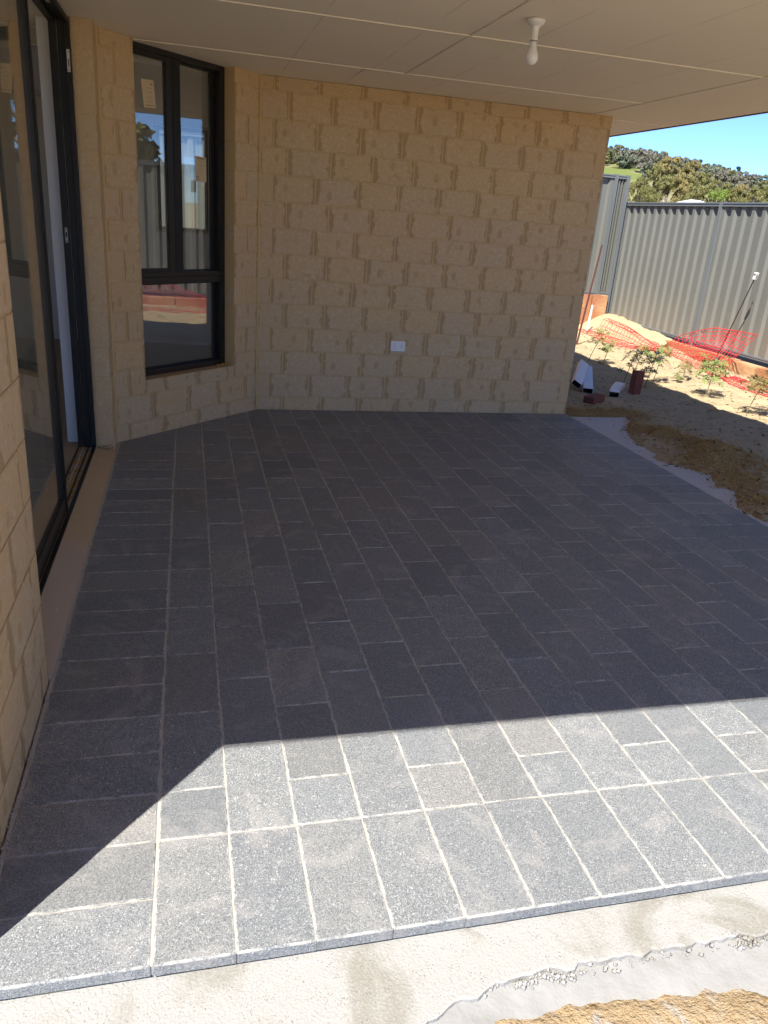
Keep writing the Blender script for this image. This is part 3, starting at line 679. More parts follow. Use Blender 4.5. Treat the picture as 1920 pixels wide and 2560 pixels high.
mb = MB(); mb.lathe([(0.0213, H-0.1226), (0.0254, H-0.1302), (0.0283, H-0.1417), (0.0279, H-0.1532), (0.0230, H-0.1647), (0.0139, H-0.1731), (0.0049, H-0.1766), (0.0004, H-0.1769)], cc); mb.build('bulb', WB, lt, smooth=True)
mb = MB(); mb.lathe([(0.0004, H-0.0230), (0.0033, H-0.0234), (0.0033, H-0.0207)], cc+Vector((-.006, -.024, .0))); mb.build('screw', GREYM, lt)
sk = tag(empty('power_socket', (1.128, 0, .537)), 'white double power socket on the shaded brick wall', 'power socket')
mb = MB(); mb.box(1.068, 1.188, -.016, -.0035, .497, .577); mb.build('plate', WP, sk, bevel=.004)
for x in (1.098, 1.158):
    mb = MB(); mb.box(x-.012, x+.012, -.0195, -.0165, .551, .564); mb.build('switch', simple('switch plastic', (.62, .62, .66), .3), sk, bevel=.001)
    mb = MB()
    mb.box(x-.009, x-.0055, -.0168, -.0164, .533, .541, None); mb.box(x+.0055, x+.009, -.0168, -.0164, .533, .541); mb.box(x-.0015, x+.0015, -.0168, -.0164, .516, .525); mb.build('pin_slots', DKH, sk)

# ------------------------------------------------------------ fences
def sheetmesh(mb, A, B, z0, z1, nrm, pitch=.178, depth=.036):
    A = Vector(A); B = Vector(B); d = B-A; L = d.length; u = d/L; nv = Vector(nrm)
    prof = [(0, 0), (.30, 0), (.44, 1), (.86, 1), (1, 0)]
    n = max(1, round(L/pitch)); pts = []
    for k in range(n):
        for t, h in prof[:-1]: pts.append(((k+t)/n*L, h))
    pts.append((L, 0)); b = len(pts)
    P = [A+u*s-nv*depth*h for s, h in pts]
    mb.add([(p.x, p.y, z0) for p in P]+[(p.x, p.y, z1) for p in P]+[(p.x-nv.x*.001, p.y-nv.y*.001, z0) for p in P]+[(p.x-nv.x*.001, p.y-nv.y*.001, z1) for p in P],
           [(i, i+1, b+i+1, b+i) for i in range(b-1)]+[(2*b+i, 3*b+i, 3*b+i+1, 2*b+i+1) for i in range(b-1)])
def fence(name, label, posts, z0, z1, nrm, group):
    f = tag(empty(name, (posts[0][0], posts[0][1], z0)), label, 'fence', group); nv = Vector(nrm)
    for i, p in enumerate(posts):
        o = Vector((p[0], p[1], 0)); nxt = Vector((*posts[min(i+1, len(posts)-1)], 0)); prv = Vector((*posts[max(i-1, 0)], 0)); u = (nxt-prv).normalized()
        q = Matrix.Translation(o) @ Matrix(((u.x, -nv.x, 0, 0), (u.y, -nv.y, 0, 0), (0, 0, 1, 0), (0, 0, 0, 1)))
        m = MB(); m.box(-.03, .03, -.014, .05, z0-.3, z1+.006, q); m.box(-.03, -.016, -.022, -.014, z0-.3, z1+.006, q); m.box(.016, .03, -.022, -.014, z0-.3, z1+.006, q); m.box(-.006, .006, -.018, -.014, z0-.3, z1+.006, q)
        m.build('post', FR, f, bevel=.0015)
    for a, b in zip(posts, posts[1:]):
        A = Vector((*a, 0)); B = Vector((*b, 0)); u = (B-A).normalized(); L = (B-A).length
        for k in range(3):
            s0 = .031+(L-.062)*k/3; s1 = .031+(L-.062)*(k+1)/3
            m = MB(); sheetmesh(m, A+u*s0, A+u*(s1-.001), z0+.02, z1-.02, nrm); m.build('infill_sheet', FE, f)
        q = Matrix.Translation(A) @ Matrix(((u.x, -nv.x, 0, 0), (u.y, -nv.y, 0, 0), (0, 0, 1, 0), (0, 0, 0, 1)))
        for nm, za, zb_ in (('top_rail', z1-.052, z1), ('bottom_rail', z0, z0+.04)):
            m = MB(); m.box(.031, L-.031, -.010, .046, zb_-.006, zb_, q); m.box(.031, L-.031, -.020, -.008, za, za+.012, q)
            m.box(.031, L-.031, -.008, -.0035, za+.0005, zb_-.0005, q); m.box(.031, L-.031, -.016, -.0075, zb_-.018, zb_-.0004, q)
            m.build(nm, FR, f)
    return f
fence('metal_fence', 'long grey corrugated steel fence behind the red mesh and plants', [(6.4, 6.03-2.44*k) for k in range(6)], .17, 2.012, (-1, 0, 0), 'grey steel fences')
fence('metal_fence', 'taller corner fence standing on orange stone blocks at the back', [(6.30, 5.95), (6.09, 5.95)] + [(6.09-2.44*k, 5.95) for k in range(1, 4)], .56, 2.392, (0, -1, 0), 'grey steel fences')
def block_wall(name, label, pts, z0, z1, thick, nrm):
    f = tag(empty(name, (pts[0][0], pts[0][1], z0)), label, 'retaining wall'); nv = Vector(nrm)
    for a, b, off in zip(pts, pts[1:], [0]*20):
        A = Vector((a[0], a[1], 0)); B = Vector((b[0], b[1], 0)); u = (B-A).normalized(); L = (B-A).length
        q = Matrix.Translation(A) @ Matrix(((u.x, -nv.x, 0, 0), (u.y, -nv.y, 0, 0), (0, 0, 1, 0), (0, 0, 0, 1)))
        j = a[2]
        m = MB(); m.box(.004, L-.004, j, thick, z0, z1+rb.uniform(-.006, .006), q); m.build('stone_block', LS, f, bevel=.012)
    return f
block_wall('retaining_wall', 'low orange stone kerb wall below the long grey fence', [(6.19, 4.9, .055), (6.19, 4.35, .055), (6.19, 3.8, .055), (6.19, 3.2, .055), (6.19, 2.47, .0), (6.19, 1.98, 0), (6.19, 1.48, 0), (6.19, .95, 0), (6.19, .4, 0), (6.19, -.1, 0), (6.19, -.6, 0), (6.19, -1.1, 0), (6.19, -1.7, 0), (6.19, -2.3, 0), (6.19, -3, 0)], -.3, .125, .2, (-1, 0, 0))
block_wall('retaining_wall', 'taller orange stone wall under the corner fence at the back', [(6.262, 5.86, 0), (5.98, 5.86, .012), (5.3, 5.86, 0), (4.5, 5.86, 0), (3.6, 5.86, 0), (2.6, 5.86, 0), (1.6, 5.86, 0), (.6, 5.86, 0), (-.4, 5.86, 0), (-1.4, 5.86, 0)], -.2, .555, .2, (0, -1, 0))

# ------------------------------------------------------------ stakes and plastic mesh
def gz(x, y): return gh(x, y)[0]
st = tag(empty('steel_stake', (6.16, 2.74, -.03)), 'leaning dark steel stake with a white plastic cap holding the red mesh', 'stake')
A = Vector((6.165, 2.76, -.06)); B = Vector((6.205, 2.375, 1.15)); 
mb = MB(); d = (B-A).normalized(); Mi = A.lerp(B, .44)
mb.tube([A, Mi], .017, 4); mb.tube([Mi-d*.02, B], .0075, 6); mb.build('rod', PIK, st)
mb = MB(); q = (B-A).to_track_quat('Z', 'X').to_matrix().to_4x4(); T = Matrix.Translation(B-d*.03) @ q
mb.box(-.018, .018, -.022, .022, 0, .085, T); mb.box(-.016, .016, .022, .036, .07, .083, T); mb.build('cap', WP, st, bevel=.004)
mb = MB(); mb.box(-.0185, -.018, -.006, .006, .03, .055, T); mb.build('slot', DKH, st)
st = tag(empty('steel_stake', (5.10, 4.4, 0)), 'thin dark red stake leaning beside the edge of the brick wall', 'stake')
mb = MB(); A2 = Vector((5.04, 4.4, -.08)); 
mb.tube([A2, Vector((5.187, 4.4, 1.362))], [.016, .013], 4); mb.build('rod', RUST, st)
st = tag(empty('marker_peg', (5.66, 5.3, .1)), 'short white timber peg in front of the back stone wall', 'peg')
mb = MB(); T = Matrix.Translation((5.66, 5.3, 0)) @ Matrix.Rotation(.06, 4, 'Y'); mb.box(-.016, .016, -.008, .008, .05, .36, T); mb.box(-.014, .014, -.007, .007, .3605, .45, T); mb.build('peg', simple('white painted timber', (.72, .71, .68), .7, .1, 30), st, bevel=.002)

def catmull(P, t):
    n = len(P)-1; t = max(0, min(n-1e-6, t)); i = int(t); f = t-i
    p0, p1, p2, p3 = P[max(i-1, 0)], P[i], P[min(i+1, n)], P[min(i+2, n)]
    return .5*((2*p1)+(-p0+p2)*f+(2*p0-5*p1+4*p2-p3)*f*f+(-p0+3*p1-3*p2+p3)*f**3)
V = Vector
# control sections of the mesh from far to near; each goes from the edge on the sand to the upper edge
SEC = [
 [V((5.50, 5.40, .06)), V((5.70, 5.35, .05)), V((5.86, 5.33, .05)), V((5.93, 5.33, .22)), V((6.05, 5.35, .24)), V((6.08, 5.35, .14))],
 [V((5.52, 4.85, .02)), V((5.72, 4.85, .03)), V((5.88, 4.83, .03)), V((5.93, 4.84, .18)), V((6.05, 4.85, .22)), V((6.10, 4.85, .12))],
 [V((5.55, 4.40, .00)), V((5.73, 4.42, .01)), V((5.90, 4.43, .02)), V((5.93, 4.43, .14)), V((6.03, 4.44, .17)), V((6.10, 4.45, .07))],
 [V((5.66, 4.02, -.01)), V((5.78, 4.04, .00)), V((5.90, 4.05, .01)), V((5.94, 4.05, .07)), V((6.0, 4.06, .10)), V((6.08, 4.06, .04))],
 [V((5.94, 3.72, .0)), V((5.97, 3.74, .01)), V((6.0, 3.75, .02)), V((6.02, 3.76, .04)), V((6.04, 3.77, .06)), V((6.07, 3.78, .06))],
 [V((6.00, 3.42, -.01)), V((6.02, 3.42, .03)), V((6.04, 3.42, .08)), V((6.06, 3.42, .13)), V((6.07, 3.43, .19)), V((6.06, 3.46, .25))],
 [V((5.90, 3.00, -.02)), V((5.93, 3.0, .06)), V((5.98, 3.02, .15)), V((6.04, 3.05, .24)), V((6.07, 3.08, .33)), V((6.06, 3.11, .38))],
 [V((5.80, 2.66, -.03)), V((5.86, 2.68, .08)), V((5.95, 2.72, .19)), V((6.05, 2.76, .30)), V((6.09, 2.76, .40)), V((6.07, 2.74, .475))],
 [V((5.76, 2.42, -.03)), V((5.82, 2.46, .09)), V((5.94, 2.52, .21)), V((6.07, 2.55, .33)), V((6.13, 2.53, .43)), V((6.14, 2.48, .49))],
 [V((5.74, 2.16, -.02)), V((5.78, 2.19, .09)), V((5.85, 2.21, .21)), V((5.93, 2.21, .33)), V((5.99, 2.19, .44)), V((6.0, 2.17, .52))],
 [V((5.72, 1.95, -.03)), V((5.75, 1.93, .09)), V((5.78, 1.89, .21)), V((5.82, 1.83, .33)), V((5.85, 1.77, .44)), V((5.86, 1.68, .545))]]
def netpt(s, t): return catmull([catmull(r, t*5) for r in SEC], s*10)
mb = MB(); NS, NT = 46, 8
jit = {}
def np_(i, j):
    if (i, j) not in jit:
        p = netpt(i/NS, j/NT); p = p + V((random.gauss(0, .004), random.gauss(0, .004), abs(random.gauss(0, .003)))); p.z = max(p.z, gz(p.x, p.y)+.006); jit[(i, j)] = p
    return jit[(i, j)]
def ribbon(pts, r): mb.tube(pts, r, 4)
for j in range(NT+1): ribbon([np_(i, j) for i in range(NS+1)],   .005 if j in (0, NT) else .0037)
for i in range(NS+1): ribbon([np_(i, j) for j in range(NT+1)], .0037)
for (i, j), p in list(jit.items()):
    if i % 3 == 0 and j % 3 == 1: crumb(mb, p, .008)
# the band drops beside the stake, trails along the sand and rises again to the right of the picture
SEC2 = [[V((5.72, 1.95, -.02)), V((5.76, 1.93, .0)), V((5.80, 1.90, .01)), V((5.84, 1.88, .02))],
 [V((5.58, 1.45, -.02)), V((5.66, 1.47, .03)), V((5.76, 1.48, .03)), V((5.84, 1.46, .02))],
 [V((5.60, .95, -.02)), V((5.70, .96, .02)), V((5.80, .95, .05)), V((5.88, .95, .03))],
 [V((5.56, .45, -.02)), V((5.66, .45, .04)), V((5.76, .46, .06)), V((5.86, .45, .05))],
 [V((5.60, .05, -.02)), V((5.68, .05, .05)), V((5.78, .05, .10)), V((5.86, .04, .14))],
 [V((5.62, -.40, -.02)), V((5.68, -.40, .08)), V((5.78, -.41, .18)), V((5.86, -.42, .27))],
 [V((5.62, -.90, -.02)), V((5.68, -.90, .12)), V((5.78, -.91, .26)), V((5.86, -.92, .40))],
 [V((5.60, -1.4, -.02)), V((5.66, -1.4, .12)), V((5.76, -1.4, .28)), V((5.84, -1.4, .43))],
 [V((5.58, -2.0, -.02)), V((5.64, -2.0, .10)), V((5.72, -2.0, .22)), V((5.80, -2.0, .33))]]
g2 = {}
for i in range(49):
    for j in range(9):
        p = catmull([catmull(r, j/8*3) for r in SEC2], i/48*8)+V((random.gauss(0, .006), random.gauss(0, .006), abs(random.gauss(0, .005)))); p.z = max(p.z, gz(p.x, p.y)+.006); g2[i, j] = p
for j in range(9): ribbon([g2[i, j] for i in range(49)], .005 if j in (0, 8) else .0036)
for i in range(49): ribbon([g2[i, j] for j in range(9)], .0036)
nb = mb.build('barrier_mesh', NETM, loc=(5.8, 3.5, 0)); tag(nb, 'fallen red plastic barrier mesh sagging off the leaning stake', 'safety netting')

# ------------------------------------------------------------ offcuts and bricks on the sand
def pipe(A, B, w_=.10, h_=.055, roll=0, bend=0, label=''):
    A = V(A); B = V(B); L = (B-A).length; d = (B-A)/L
    q = d.to_track_quat('Y', 'Z').to_matrix().to_4x4()
    root = tag(empty('downpipe_offcut', A), label, 'pipe offcut', 'white rectangular downpipe offcuts')
    T = Matrix.Translation(A) @ q @ Matrix.Rotation(roll, 4, 'Y')
    m = MB(); t = .002; n = 6; out = []; inn = []
    for i in range(n+1):
        y = L*i/n; dx = bend*(i/n)**2
        out.append([T @ V((sx*w_/2+dx, y, sz)) for sx, sz in ((-1, 0), (1, 0), (1, h_), (-1, h_))])
        inn.append([T @ V((sx*(w_/2-t)+dx, y, sz)) for sx, sz in ((-1, t), (1, t), (1, h_-t), (-1, h_-t))])
    vo = [p for r in out for p in r]; vi = [p for r in inn for p in r]
    f = [(4*i+k, 4*i+(k+1) % 4, 4*(i+1)+(k+1) % 4, 4*(i+1)+k) for i in range(n) for k in range(4)]
    m.add(vo, f); b = len(vo); m.add([out[0][k] for k in range(4)]+[inn[0][k] for k in range(4)], [(k, (k+1) % 4, 4+(k+1) % 4, 4+k) for k in range(4)]); m.build('shell', PVC, root)
    m = MB(); m.add(vi, [tuple(x[::-1]) for x in f] + [(4*n, 4*n+1, 4*n+2, 4*n+3)]); m.build('shaded_inside', PIN, root)  # black inner walls and end sheet put the shade inside into colour
pipe((3.71, .93, gz(3.71, .93)-.004), (4.02, 1.45, gz(4.02, 1.45)+.004), bend=.05, label='single white pipe offcut lying just left of the upright brick')
pipe((3.515, 1.12, gz(3.5, 1.12)-.004), (3.84, 1.80, .06), label='white pipe offcut on the right of the leaning pile')
pipe((3.40, 1.20, .0), (3.74, 1.75, .12), roll=.55, label='white pipe offcut tilted on its edge in the middle of the pile')
pipe((3.27, 1.16, .0), (3.20, 1.62, .06), w_=.11, roll=-.35, label='white pipe offcut half hidden behind the corner of the brick wall')
def holed_brick(M, label):
    root = tag(empty('red_brick', M.translation), label, 'brick')
    m = MB(); L, Wd, Hh = .24, .115, .076
    m.box(-L/2, L/2, -Wd/2, Wd/2, 0, Hh, M); m.build('body', RB, root, bevel=.004)
    m = MB()
    for i in range(5):
        for j in range(2):
            y = -Wd/2+.014+i*.019; z = .016+j*.024; m.box(-L/2-.0012, -L/2+.002, y, y+.011, z, z+.016, M)
    m.build('holes', DKH, root)
holed_brick(Matrix.Translation((3.34, .66, gz(3.33, .66)-.012)) @ Matrix.Rotation(.62, 4, 'Z'), 'dark red perforated brick lying flat by the wall corner')
root = tag(empty('red_brick', (4.03, 1.08, -.05)), 'dark red grooved brick standing upright on the sand', 'brick')
T = Matrix.Translation((4.03, 1.08, gz(4.03, 1.08)-.012)) @ Matrix.Rotation(.26, 4, 'Z') @ Matrix.Rotation(.05, 4, 'Y')
mb = MB(); mb.box(-.055, .055, -.035, .037, 0, .245, T); mb.build('body', RB, root, bevel=.003)
mb = MB(); mb.box(-.052, -.030, -.041, -.0345, .001, .243, T); mb.box(-.017, .017, -.041, -.0345, .001, .243, T); mb.box(.030, .052, -.041, -.0345, .001, .243, T); mb.build('ribs', RB, root, bevel=.002)
mb = MB(); T = Matrix.Translation((4.53, .43, gz(4.53, .43))) @ Matrix.Rotation(.5, 4, 'Z') @ Matrix.Rotation(.15, 4, 'X'); mb.box(-.05, .05, -.02, .03, -.01, .012, T)
tag(mb.build('stone_chip', LS, loc=(4.53, .43, 0), bevel=.006), 'small orange stone chip on the shadow edge near the plants', 'stone')

# ------------------------------------------------------------ lupins
def lupin(loc, h, rad, nl, mat, lean, label, flower=0, sd=0, low=.35, leafr=.045, dry=False):
    rr = random.Random(sd); x, y = loc; z = gz(x, y); b = V((x, y, z))
    root = tag(empty('lupin_plant', b), label, 'plant', 'lupin seedlings on the sand')
    top = b+V((lean[0]*h, lean[1]*h, h*.93)); st_ = MB(); fo = MB()
    sp = lambda t: b.lerp(top, t)+V((0, 0, 0))+V((lean[0], lean[1], 0))*h*.25*(t*t-t)
    st_.tube([sp(t/5) - V((0, 0, .01 if t == 0 else 0)) for t in range(6)], [.005, .0045, .004, .0035, .003, .002], 5)
    tips = []
    nl = int(nl*1.35)
    for k in range(nl):
        t = low+(1-low)*(k+.5)/nl; a = k*2.4+rr.random(); ln = rad*(1.15-.45*t)*rr.uniform(.65, 1.1)
        p = sp(t); e = p+V((math.cos(a)*ln, math.sin(a)*ln, ln*rr.uniform(.15, .75)))
        st_.tube([p, p.lerp(e, .5)+V((0, 0, .012)), e], .0014, 3); tips.append((e, a))
    for e, a in tips:
        nrm = V((math.cos(a)*.5+rr.gauss(0, .25), math.sin(a)*.5+rr.gauss(0, .25), 1)).normalized(); q = nrm.to_track_quat('Z', 'Y')
        nf = rr.choice((7, 8, 9)); lr = leafr*1.15*rr.uniform(.75, 1.15)
        for i in range(nf):
            g_ = 2*math.pi*i/nf+rr.uniform(-.12, .12); up = rr.uniform(-.1, .45)
            dirv = q @ V((math.cos(g_), math.sin(g_), up)); side = q @ V((-math.sin(g_), math.cos(g_), 0)); wd = lr*.16
            fo.add([e, e+dirv*lr*.55+side*wd, e+dirv*lr, e+dirv*lr*.55-side*wd, ], [(0, 1, 2, 3)])
    st_.build('stem', STEM, root)
    f = fo.build('foliage', mat, root, kind='stuff')
    if flower:
        m = MB(); tp = sp(1.0)
        for k in range(26):
            a = k*2.4; hh = .055*flower*k/26; r_ = .013*(1-k/34)
            c_ = tp+V((math.cos(a)*r_, math.sin(a)*r_, hh)); crumb(m, c_, .0065*(1-k/50))
        m.build('flower_spike', FLW, root, smooth=True)
lupin((4.49, 2.98), .40, .10, 17, LF1, (.42, .05), 'pale green lupin nearest the brick wall edge, furthest left', sd=1, low=.5)
lupin((4.61, 2.81), .28, .08, 12, LF1, (.22, 0), 'small pale green lupin second from the brick wall edge', sd=2, low=.45)
lupin((4.24, 1.66), .38, .10, 13, LF2, (.30, .05), 'shaded lupin rooted just left of the upright red brick', 1, sd=3, low=.3)
lupin((4.52, 1.95), .38, .11, 16, LF1, (.30, .10), 'light green lupin right behind the shaded one beside the brick', sd=4, low=.45)
lupin((4.38, 1.44), .40, .11, 19, LF2, (.22, .06), 'shaded blue flowered lupin right of the upright brick', 1.1, sd=5, low=.25)
lupin((4.64, 1.70), .41, .12, 20, LF1, (.22, .1), 'bright green lupin right behind the blue flowered one', sd=6, low=.5)
lupin((4.88, 1.04), .38, .17, 42, LF1, (.10, .04), 'largest and bushiest lupin with a violet flower, below the stake', 1.2, sd=7, low=.32, leafr=.05)
lupin((5.20, 1.95), .22, .09, 13, LF3, (.02, 0), 'low olive lupin left of the bushiest one', sd=8, low=.4)
lupin((4.78, .26), .36, .17, 26, LF3, (.34, -.02), 'olive and yellowing lupin at the right edge of the photograph', sd=9, low=.55, leafr=.052)
lupin((5.01, 1.77), .10, .05, 10, LF1, (0, 0), 'tiny rosette weed on the open sand between two lupins', sd=10, low=.05, leafr=.03)
mb = MB()      # twigs and dead leaves trodden into the sand
for i in range(5200):
    x = random.uniform(2.75, 6.0); y = random.uniform(-2.5, 4.6)
    if y < .05 and x < interp(y, PB) - .08 and random.random() < .85: continue
    z, d_ = gh(x, y); z = max(z, -.042 if (y < .05 and x < 3.35) else -9)
    a = random.uniform(0, 6.3); L = random.choice((.006, .008, .012, .02, .03)); wd = L*random.uniform(.12, .4); u = V((math.cos(a), math.sin(a), random.uniform(-.2, .3))); s_ = V((-math.sin(a), math.cos(a), 0))
    c_ = V((x, y, z+.003)); mb.add([c_-u*L, c_+s_*wd, c_+u*L, c_-s_*wd], [(0, 1, 2, 3)])
mb.build('leaf_litter', simple('dead brown litter', (.075, .055, .035), .9, .4, 3, spec=.1), kind='stuff', label='dead leaves and twigs trodden into the sand')
mb = MB()      # lumps of damp sand
for i in range(4200):
    mx, my, r_, h_ = random.choice(MOUNDS); x = random.gauss(mx, r_*.8); y = random.gauss(my, r_*.8)
    if y < .05 and x < interp(y, PB) - .05 and random.random() < .93: continue
    z = max(gh(x, y)[0], -.043 if (y < .05 and x < 3.35) else -9); crumb(mb, (x, y, z+.001), random.choice((.004, .005, .006, .008, .012)))
mb.build('sand_lumps', simple('damp yellow sand', (.38, .25, .095), .95, .35, 4, spec=.1), kind='stuff', label='lumps of damp yellow sand on the spoil beside the patio')

# ------------------------------------------------------------ beyond the fence
CX, CY, CZ = co.location
def at_az(az, d): return CX+d*math.sin(R(az)), CY+d*math.cos(R(az))
# low hill
def hill_h(az, d):
    e = interp(az, [(-60, 1.5), (0, 3.0), (20, 4.2), (29, 4.45), (31.5, 4.3), (33.5, 3.9), (36, 3.55), (38, 3.25), (42, 3.1), (60, 2.4), (110, 1.5)])
    return math.tan(R(e))*700*sm(240, 700, d)*(1+.04*mn.noise(V((az*.4, d*.006, 0))))
mb = MB(); azs = [-60+2.0*i for i in range(40)]+[20+.5*i for i in range(45)]+[42.5+3*i for i in range(24)]; ds = [150, 200, 260, 320, 380, 440, 500, 560, 620, 680, 730, 800, 950]
for az in azs:
    for d in ds:
        x, y = at_az(az, d); mb.v.append((x, y, -1+hill_h(az, min(d, 720))*(1 if d < 740 else .9)))
k = len(ds); mb.f = [(i*k+j, (i+1)*k+j, (i+1)*k+j+1, i*k+j+1) for i in range(len(azs)-1) for j in range(k-1)]; mb.mi = [0]*len(mb.f)
a = N('hill pasture'); n1 = a.noise(a.geo(), .02, 4); cc_ = a.mix(a.ss(n1, .42, .58), (.14, .17, .05), (.22, .20, .10)); HM = a.fin(cc_, .95, spec=.1)
mb.build('hill', HM, kind='structure', smooth=True)
TR = simple('pale gum bark', (.34, .30, .25), .85, .25, 2)
def crown_mesh(sd, w_, h_, nclump, per, leaf, mat, base=.3, cs=1.):
    rr = random.Random(sd); v = []; f = []
    for c in range(nclump):
        a = rr.uniform(0, 6.28); t = rr.random(); rad = w_*math.sqrt(rr.random())*(math.sin(math.pi*(.12+.8*t))**.6)
        cx, cy, cz = math.cos(a)*rad, math.sin(a)*rad, h_*(base+(1-base)*(.08+.88*t))
        cr = w_*rr.uniform(.16, .36)*cs
        for k in range(per):
            d = V((rr.gauss(0, 1), rr.gauss(0, 1), rr.gauss(0, 1))).normalized(); d.z = abs(d.z)*.75 if rr.random() < .72 else d.z*.5
            p = V((cx, cy, cz))+d*cr*rr.uniform(.65, 1.08)
            nn_ = (d+V((rr.gauss(0, .5), rr.gauss(0, .5), rr.gauss(0, .5)))).normalized(); q = nn_.to_track_quat('Z', 'Y'); s = leaf*rr.uniform(.6, 1.4)
            b = len(v); th = rr.uniform(0, 3.14)
            for m_ in range(4):
                g_ = th+m_*math.pi/2; e = s*(1 if m_ % 2 else .5); v.append(p+q @ V((math.cos(g_)*e, math.sin(g_)*e, rr.uniform(-.15, .15)*s)))
            f.append((b, b+1, b+2, b+3))
    me = bpy.data.meshes.new('crown'); me.from_pydata([tuple(p) for p in v], [], f); me.materials.append(mat); return me
def trunk_mesh(sd, w_, h_, base):
    rr = random.Random(sd); m = MB()
    m.tube([(0, 0, -.5), (.05*w_, 0, h_*base), (0, .05*w_, h_*.55), (.05*w_, 0, h_*.8)], [h_*.028, h_*.022, h_*.014, h_*.004], 7)
    for k in range(8):
        a = k*2.4; z0 = h_*rr.uniform(base*.7, .55); L = w_*rr.uniform(.5, .85)
        m.tube([(0, 0, z0), (math.cos(a)*L*.5, math.sin(a)*L*.5, z0+h_*.12), (math.cos(a)*L, math.sin(a)*L, z0+h_*.3)], [h_*.012, h_*.008, h_*.003], 5)
    return m.mesh('trunk', TR)
GA = m_leaf('olive gum leaves', (.085, .095, .030), (.170, .160, .055), .6); GB = m_leaf('ochre gum leaves', (.12, .115, .035), (.22, .18, .07), .6); GC = m_leaf('fresh green leaves', (.09, .14, .025), (.16, .22, .04), .6)
GDk = m_leaf('dark pine needles', (.028, .05, .03), (.05, .08, .04), .7); GE = m_leaf('haze paled grey green leaves', (.085, .105, .07), (.125, .14, .095), .7); GF = m_leaf('brown grey dry crown', (.115, .108, .08), (.155, .145, .11), .7)  # GE is paled and greyed to stand in for distance haze
def tree(name, x, y, z, cm, tm, sc, rot, label, group=None, cat='tree', zs=1.):
    r_ = tag(empty(name, (x, y, z)), label, cat, group)
    r_.scale = (sc, sc, sc*zs); r_.rotation_euler = (0, 0, rot)
    for nm, me in (('trunk', tm), ('crown', cm)):
        o = bpy.data.objects.new(nm, me); col.objects.link(o); o.parent = r_
    return r_
c1 = crown_mesh(1, 3.4, 10, 40, 150, .17, GB, .25, cs=.75); c2 = crown_mesh(2, 3.6, 9, 38, 150, .17, GA, .18, cs=.8); c3 = crown_mesh(3, 3.7, 9, 38, 150, .17, GA, .15, cs=.8); c4 = crown_mesh(4, 3.8, 8, 40, 140, .17, GC, .15, cs=.9)
t1 = trunk_mesh(1, 4.2, 10, .3); t2 = trunk_mesh(2, 4, 9, .25)
near = [  # azimuth, distance, top elevation, width factor, crown, label
 (32.15, 200, 4.85, 1.0, c1, t1, 'tallest ochre gum tree with a ragged crown behind the fence'),
 (33.35, 205, 4.68, .62, c1, t1, 'second tallest gum, thinner, right beside the tallest one'),
 (31.2, 196, 4.25, .62, c2, t2, 'olive gum at the left shoulder of the tallest gum'),
 (30.55, 176, 3.55, .62, c3, t2, 'low bushy gum in front of the left gums near the corner post'),
 (29.75, 184, 3.15, .55, c2, t2, 'leftmost small gum just right of the tall corner post'),
 (31.7, 172, 3.75, .68, c3, t2, 'rounded gum in front of the tallest pair'),
 (32.9, 174, 3.95, .66, c1, t2, 'ochre gum just below the gap between the tallest pair'),
 (34.1, 186, 3.95, .62, c2, t2, 'gum right of the tallest pair above the white roof'),
 (34.9, 190, 3.65, .60, c3, t2, 'darker olive gum a little right of the white roof'),
 (33.7, 168, 3.2, .60, c3, t2, 'low gum right behind the white roof'),
 (35.7, 180, 3.45, .62, c2, t2, 'broad gum left of the second fence post'),
 (36.5, 190, 3.5, .62, c1, t2, 'ochre gum standing over the second fence post'),
 (37.3, 182, 3.35, .62, c2, t2, 'gum right of the second fence post'),
 (38.1, 190, 3.45, .62, c3, t2, 'gum near the right end of the tree line'),
 (38.75, 176, 3.3, .52, c4, t2, 'bright fresh green tree at the right end of the tree line'),
 (39.6, 188, 3.5, .62, c2, t2, 'gum at the right edge behind the fence'),
 (35.3, 170, 3.0, .55, c4, t2, 'low fresh green bush between the gums behind the fence'),
 (40.7, 188, 3.45, .62, c3, t2, 'gum just beyond the right edge of the fence line'),
 (42.0, 190, 3.45, .62, c2, t2, 'furthest right gum beyond the picture edge'),
 (28.6, 186, 3.3, .62, c2, t2, 'gum hidden behind the edge of the brick wall')]
for i, (az, d, el, wf, cm, tm, lb) in enumerate(near):
    x, y = at_az(az, d); top = CZ+d*math.tan(R(el)); hh = 10 if cm is c1 else (8 if cm is c4 else 9); wf *= 1.32
    tree('gum_tree', x, y, -.5, cm, tm, wf, i*1.3, lb, 'gum trees behind the fence', zs=(top+.5)/hh/wf/.97)
# trees reflected in the glass, standing to the right of the frame
for i, (x, y, sc) in enumerate(((24, -4, .85), (27, 3.5, .75), (23, -11, .95), (30, -18, 1.), (-2.2, 17, .55), (1.6, 21, .6))):
    tree('gum_tree', x, y, 0, (c3, c2, c2)[i % 3], t2, sc, i*2.1, ('gum beyond the fence, seen only mirrored in the window, middle height', 'smaller gum mirrored in the left window light', 'wide gum mirrored far right of the picture', 'tall gum furthest away among the mirrored ones', 'gum over the back fence seen mirrored in the sliding door', 'gum over the back fence seen through the rear window')[i])
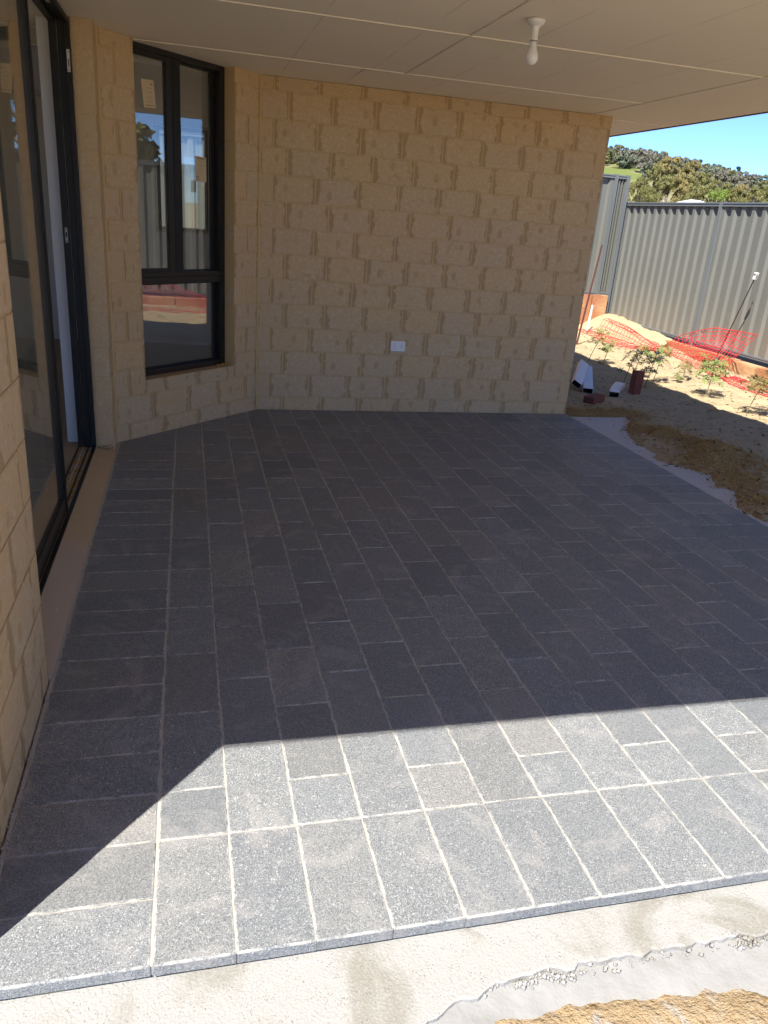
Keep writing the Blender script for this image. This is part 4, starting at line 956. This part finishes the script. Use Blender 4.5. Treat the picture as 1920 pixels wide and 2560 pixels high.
# hill trees
rh = random.Random(21)
hm = [(crown_mesh(31, 4.6, 8, 16, 46, .75, GE, .08), 'grey_gum', 'rounded grey green tree on the hillside'), (crown_mesh(32, 2.6, 11, 16, 46, .75, GDk, .1), 'pine_tree', 'dark pointed pine on the hill ridge'),
      (crown_mesh(33, 5.2, 8, 18, 46, .75, GF, .08), 'dry_gum', 'brownish dry crowned gum on the hillside'), (crown_mesh(34, 4.6, 9, 16, 46, .75, GA, .08), 'olive_gum', 'olive green gum on the hillside')]
ht = trunk_mesh(9, 2, 8, .1); cnt = 0
for i in range(900):
    if cnt >= 290: break
    az = rh.uniform(27.2, 42.5); d = rh.choice((rh.uniform(400, 690), rh.uniform(540, 640), rh.uniform(560, 715), rh.uniform(560, 715), 705)); 
    cl_ = mn.noise(V((az*.55, d*.012, 4)))
    if az < 33 and d < 470: continue
    if az < 30.6 and d < 560 and rh.random() < .85: continue
    if d < 600 and cl_ < -.25: continue
    k_ = rh.choice((0, 0, 2, 2, 3)) if not (d > 640 and 31.0 < az < 37) else rh.choice((0, 0, 3, 1))
    x, y = at_az(az, d); me_, nm, lb = hm[k_]
    tree(nm, x, y, -1+hill_h(az, d)-.3, me_, ht, rh.uniform(.8, 1.4), rh.uniform(0, 6), lb, {'grey_gum': 'grey gums on the hill', 'pine_tree': 'pines along the ridge', 'dry_gum': 'dry gums on the hill', 'olive_gum': 'olive gums on the hill'}[nm]); cnt += 1
# neighbour with a white roof
x, y = at_az(33.95, 46); nb_ = tag(empty('neighbour_house', (x, y, 0)), 'low white roof peeping over the top rail of the fence', 'house')
mb = MB(); mb.box(x-3.5, x+3.5, y-2.5, y+2.5, 0, 2.4); mb.build('wall', WALLP, nb_)
zt_ = CZ+46*math.tan(R(2.53)); mb = MB(); mb.add([(x-4, y-3, 2.41), (x+4, y-3, 2.41), (x+4, y+3, 2.41), (x-4, y+3, 2.41), (x-.25, y, zt_), (x+.25, y, zt_)], [(0,1,5,4), (1,2,5), (2,3,4,5), (3,0,4), (3,2,1,0)])
mb.build('roof', simple('white metal roof', (.75, .75, .74), .5, .03), nb_)
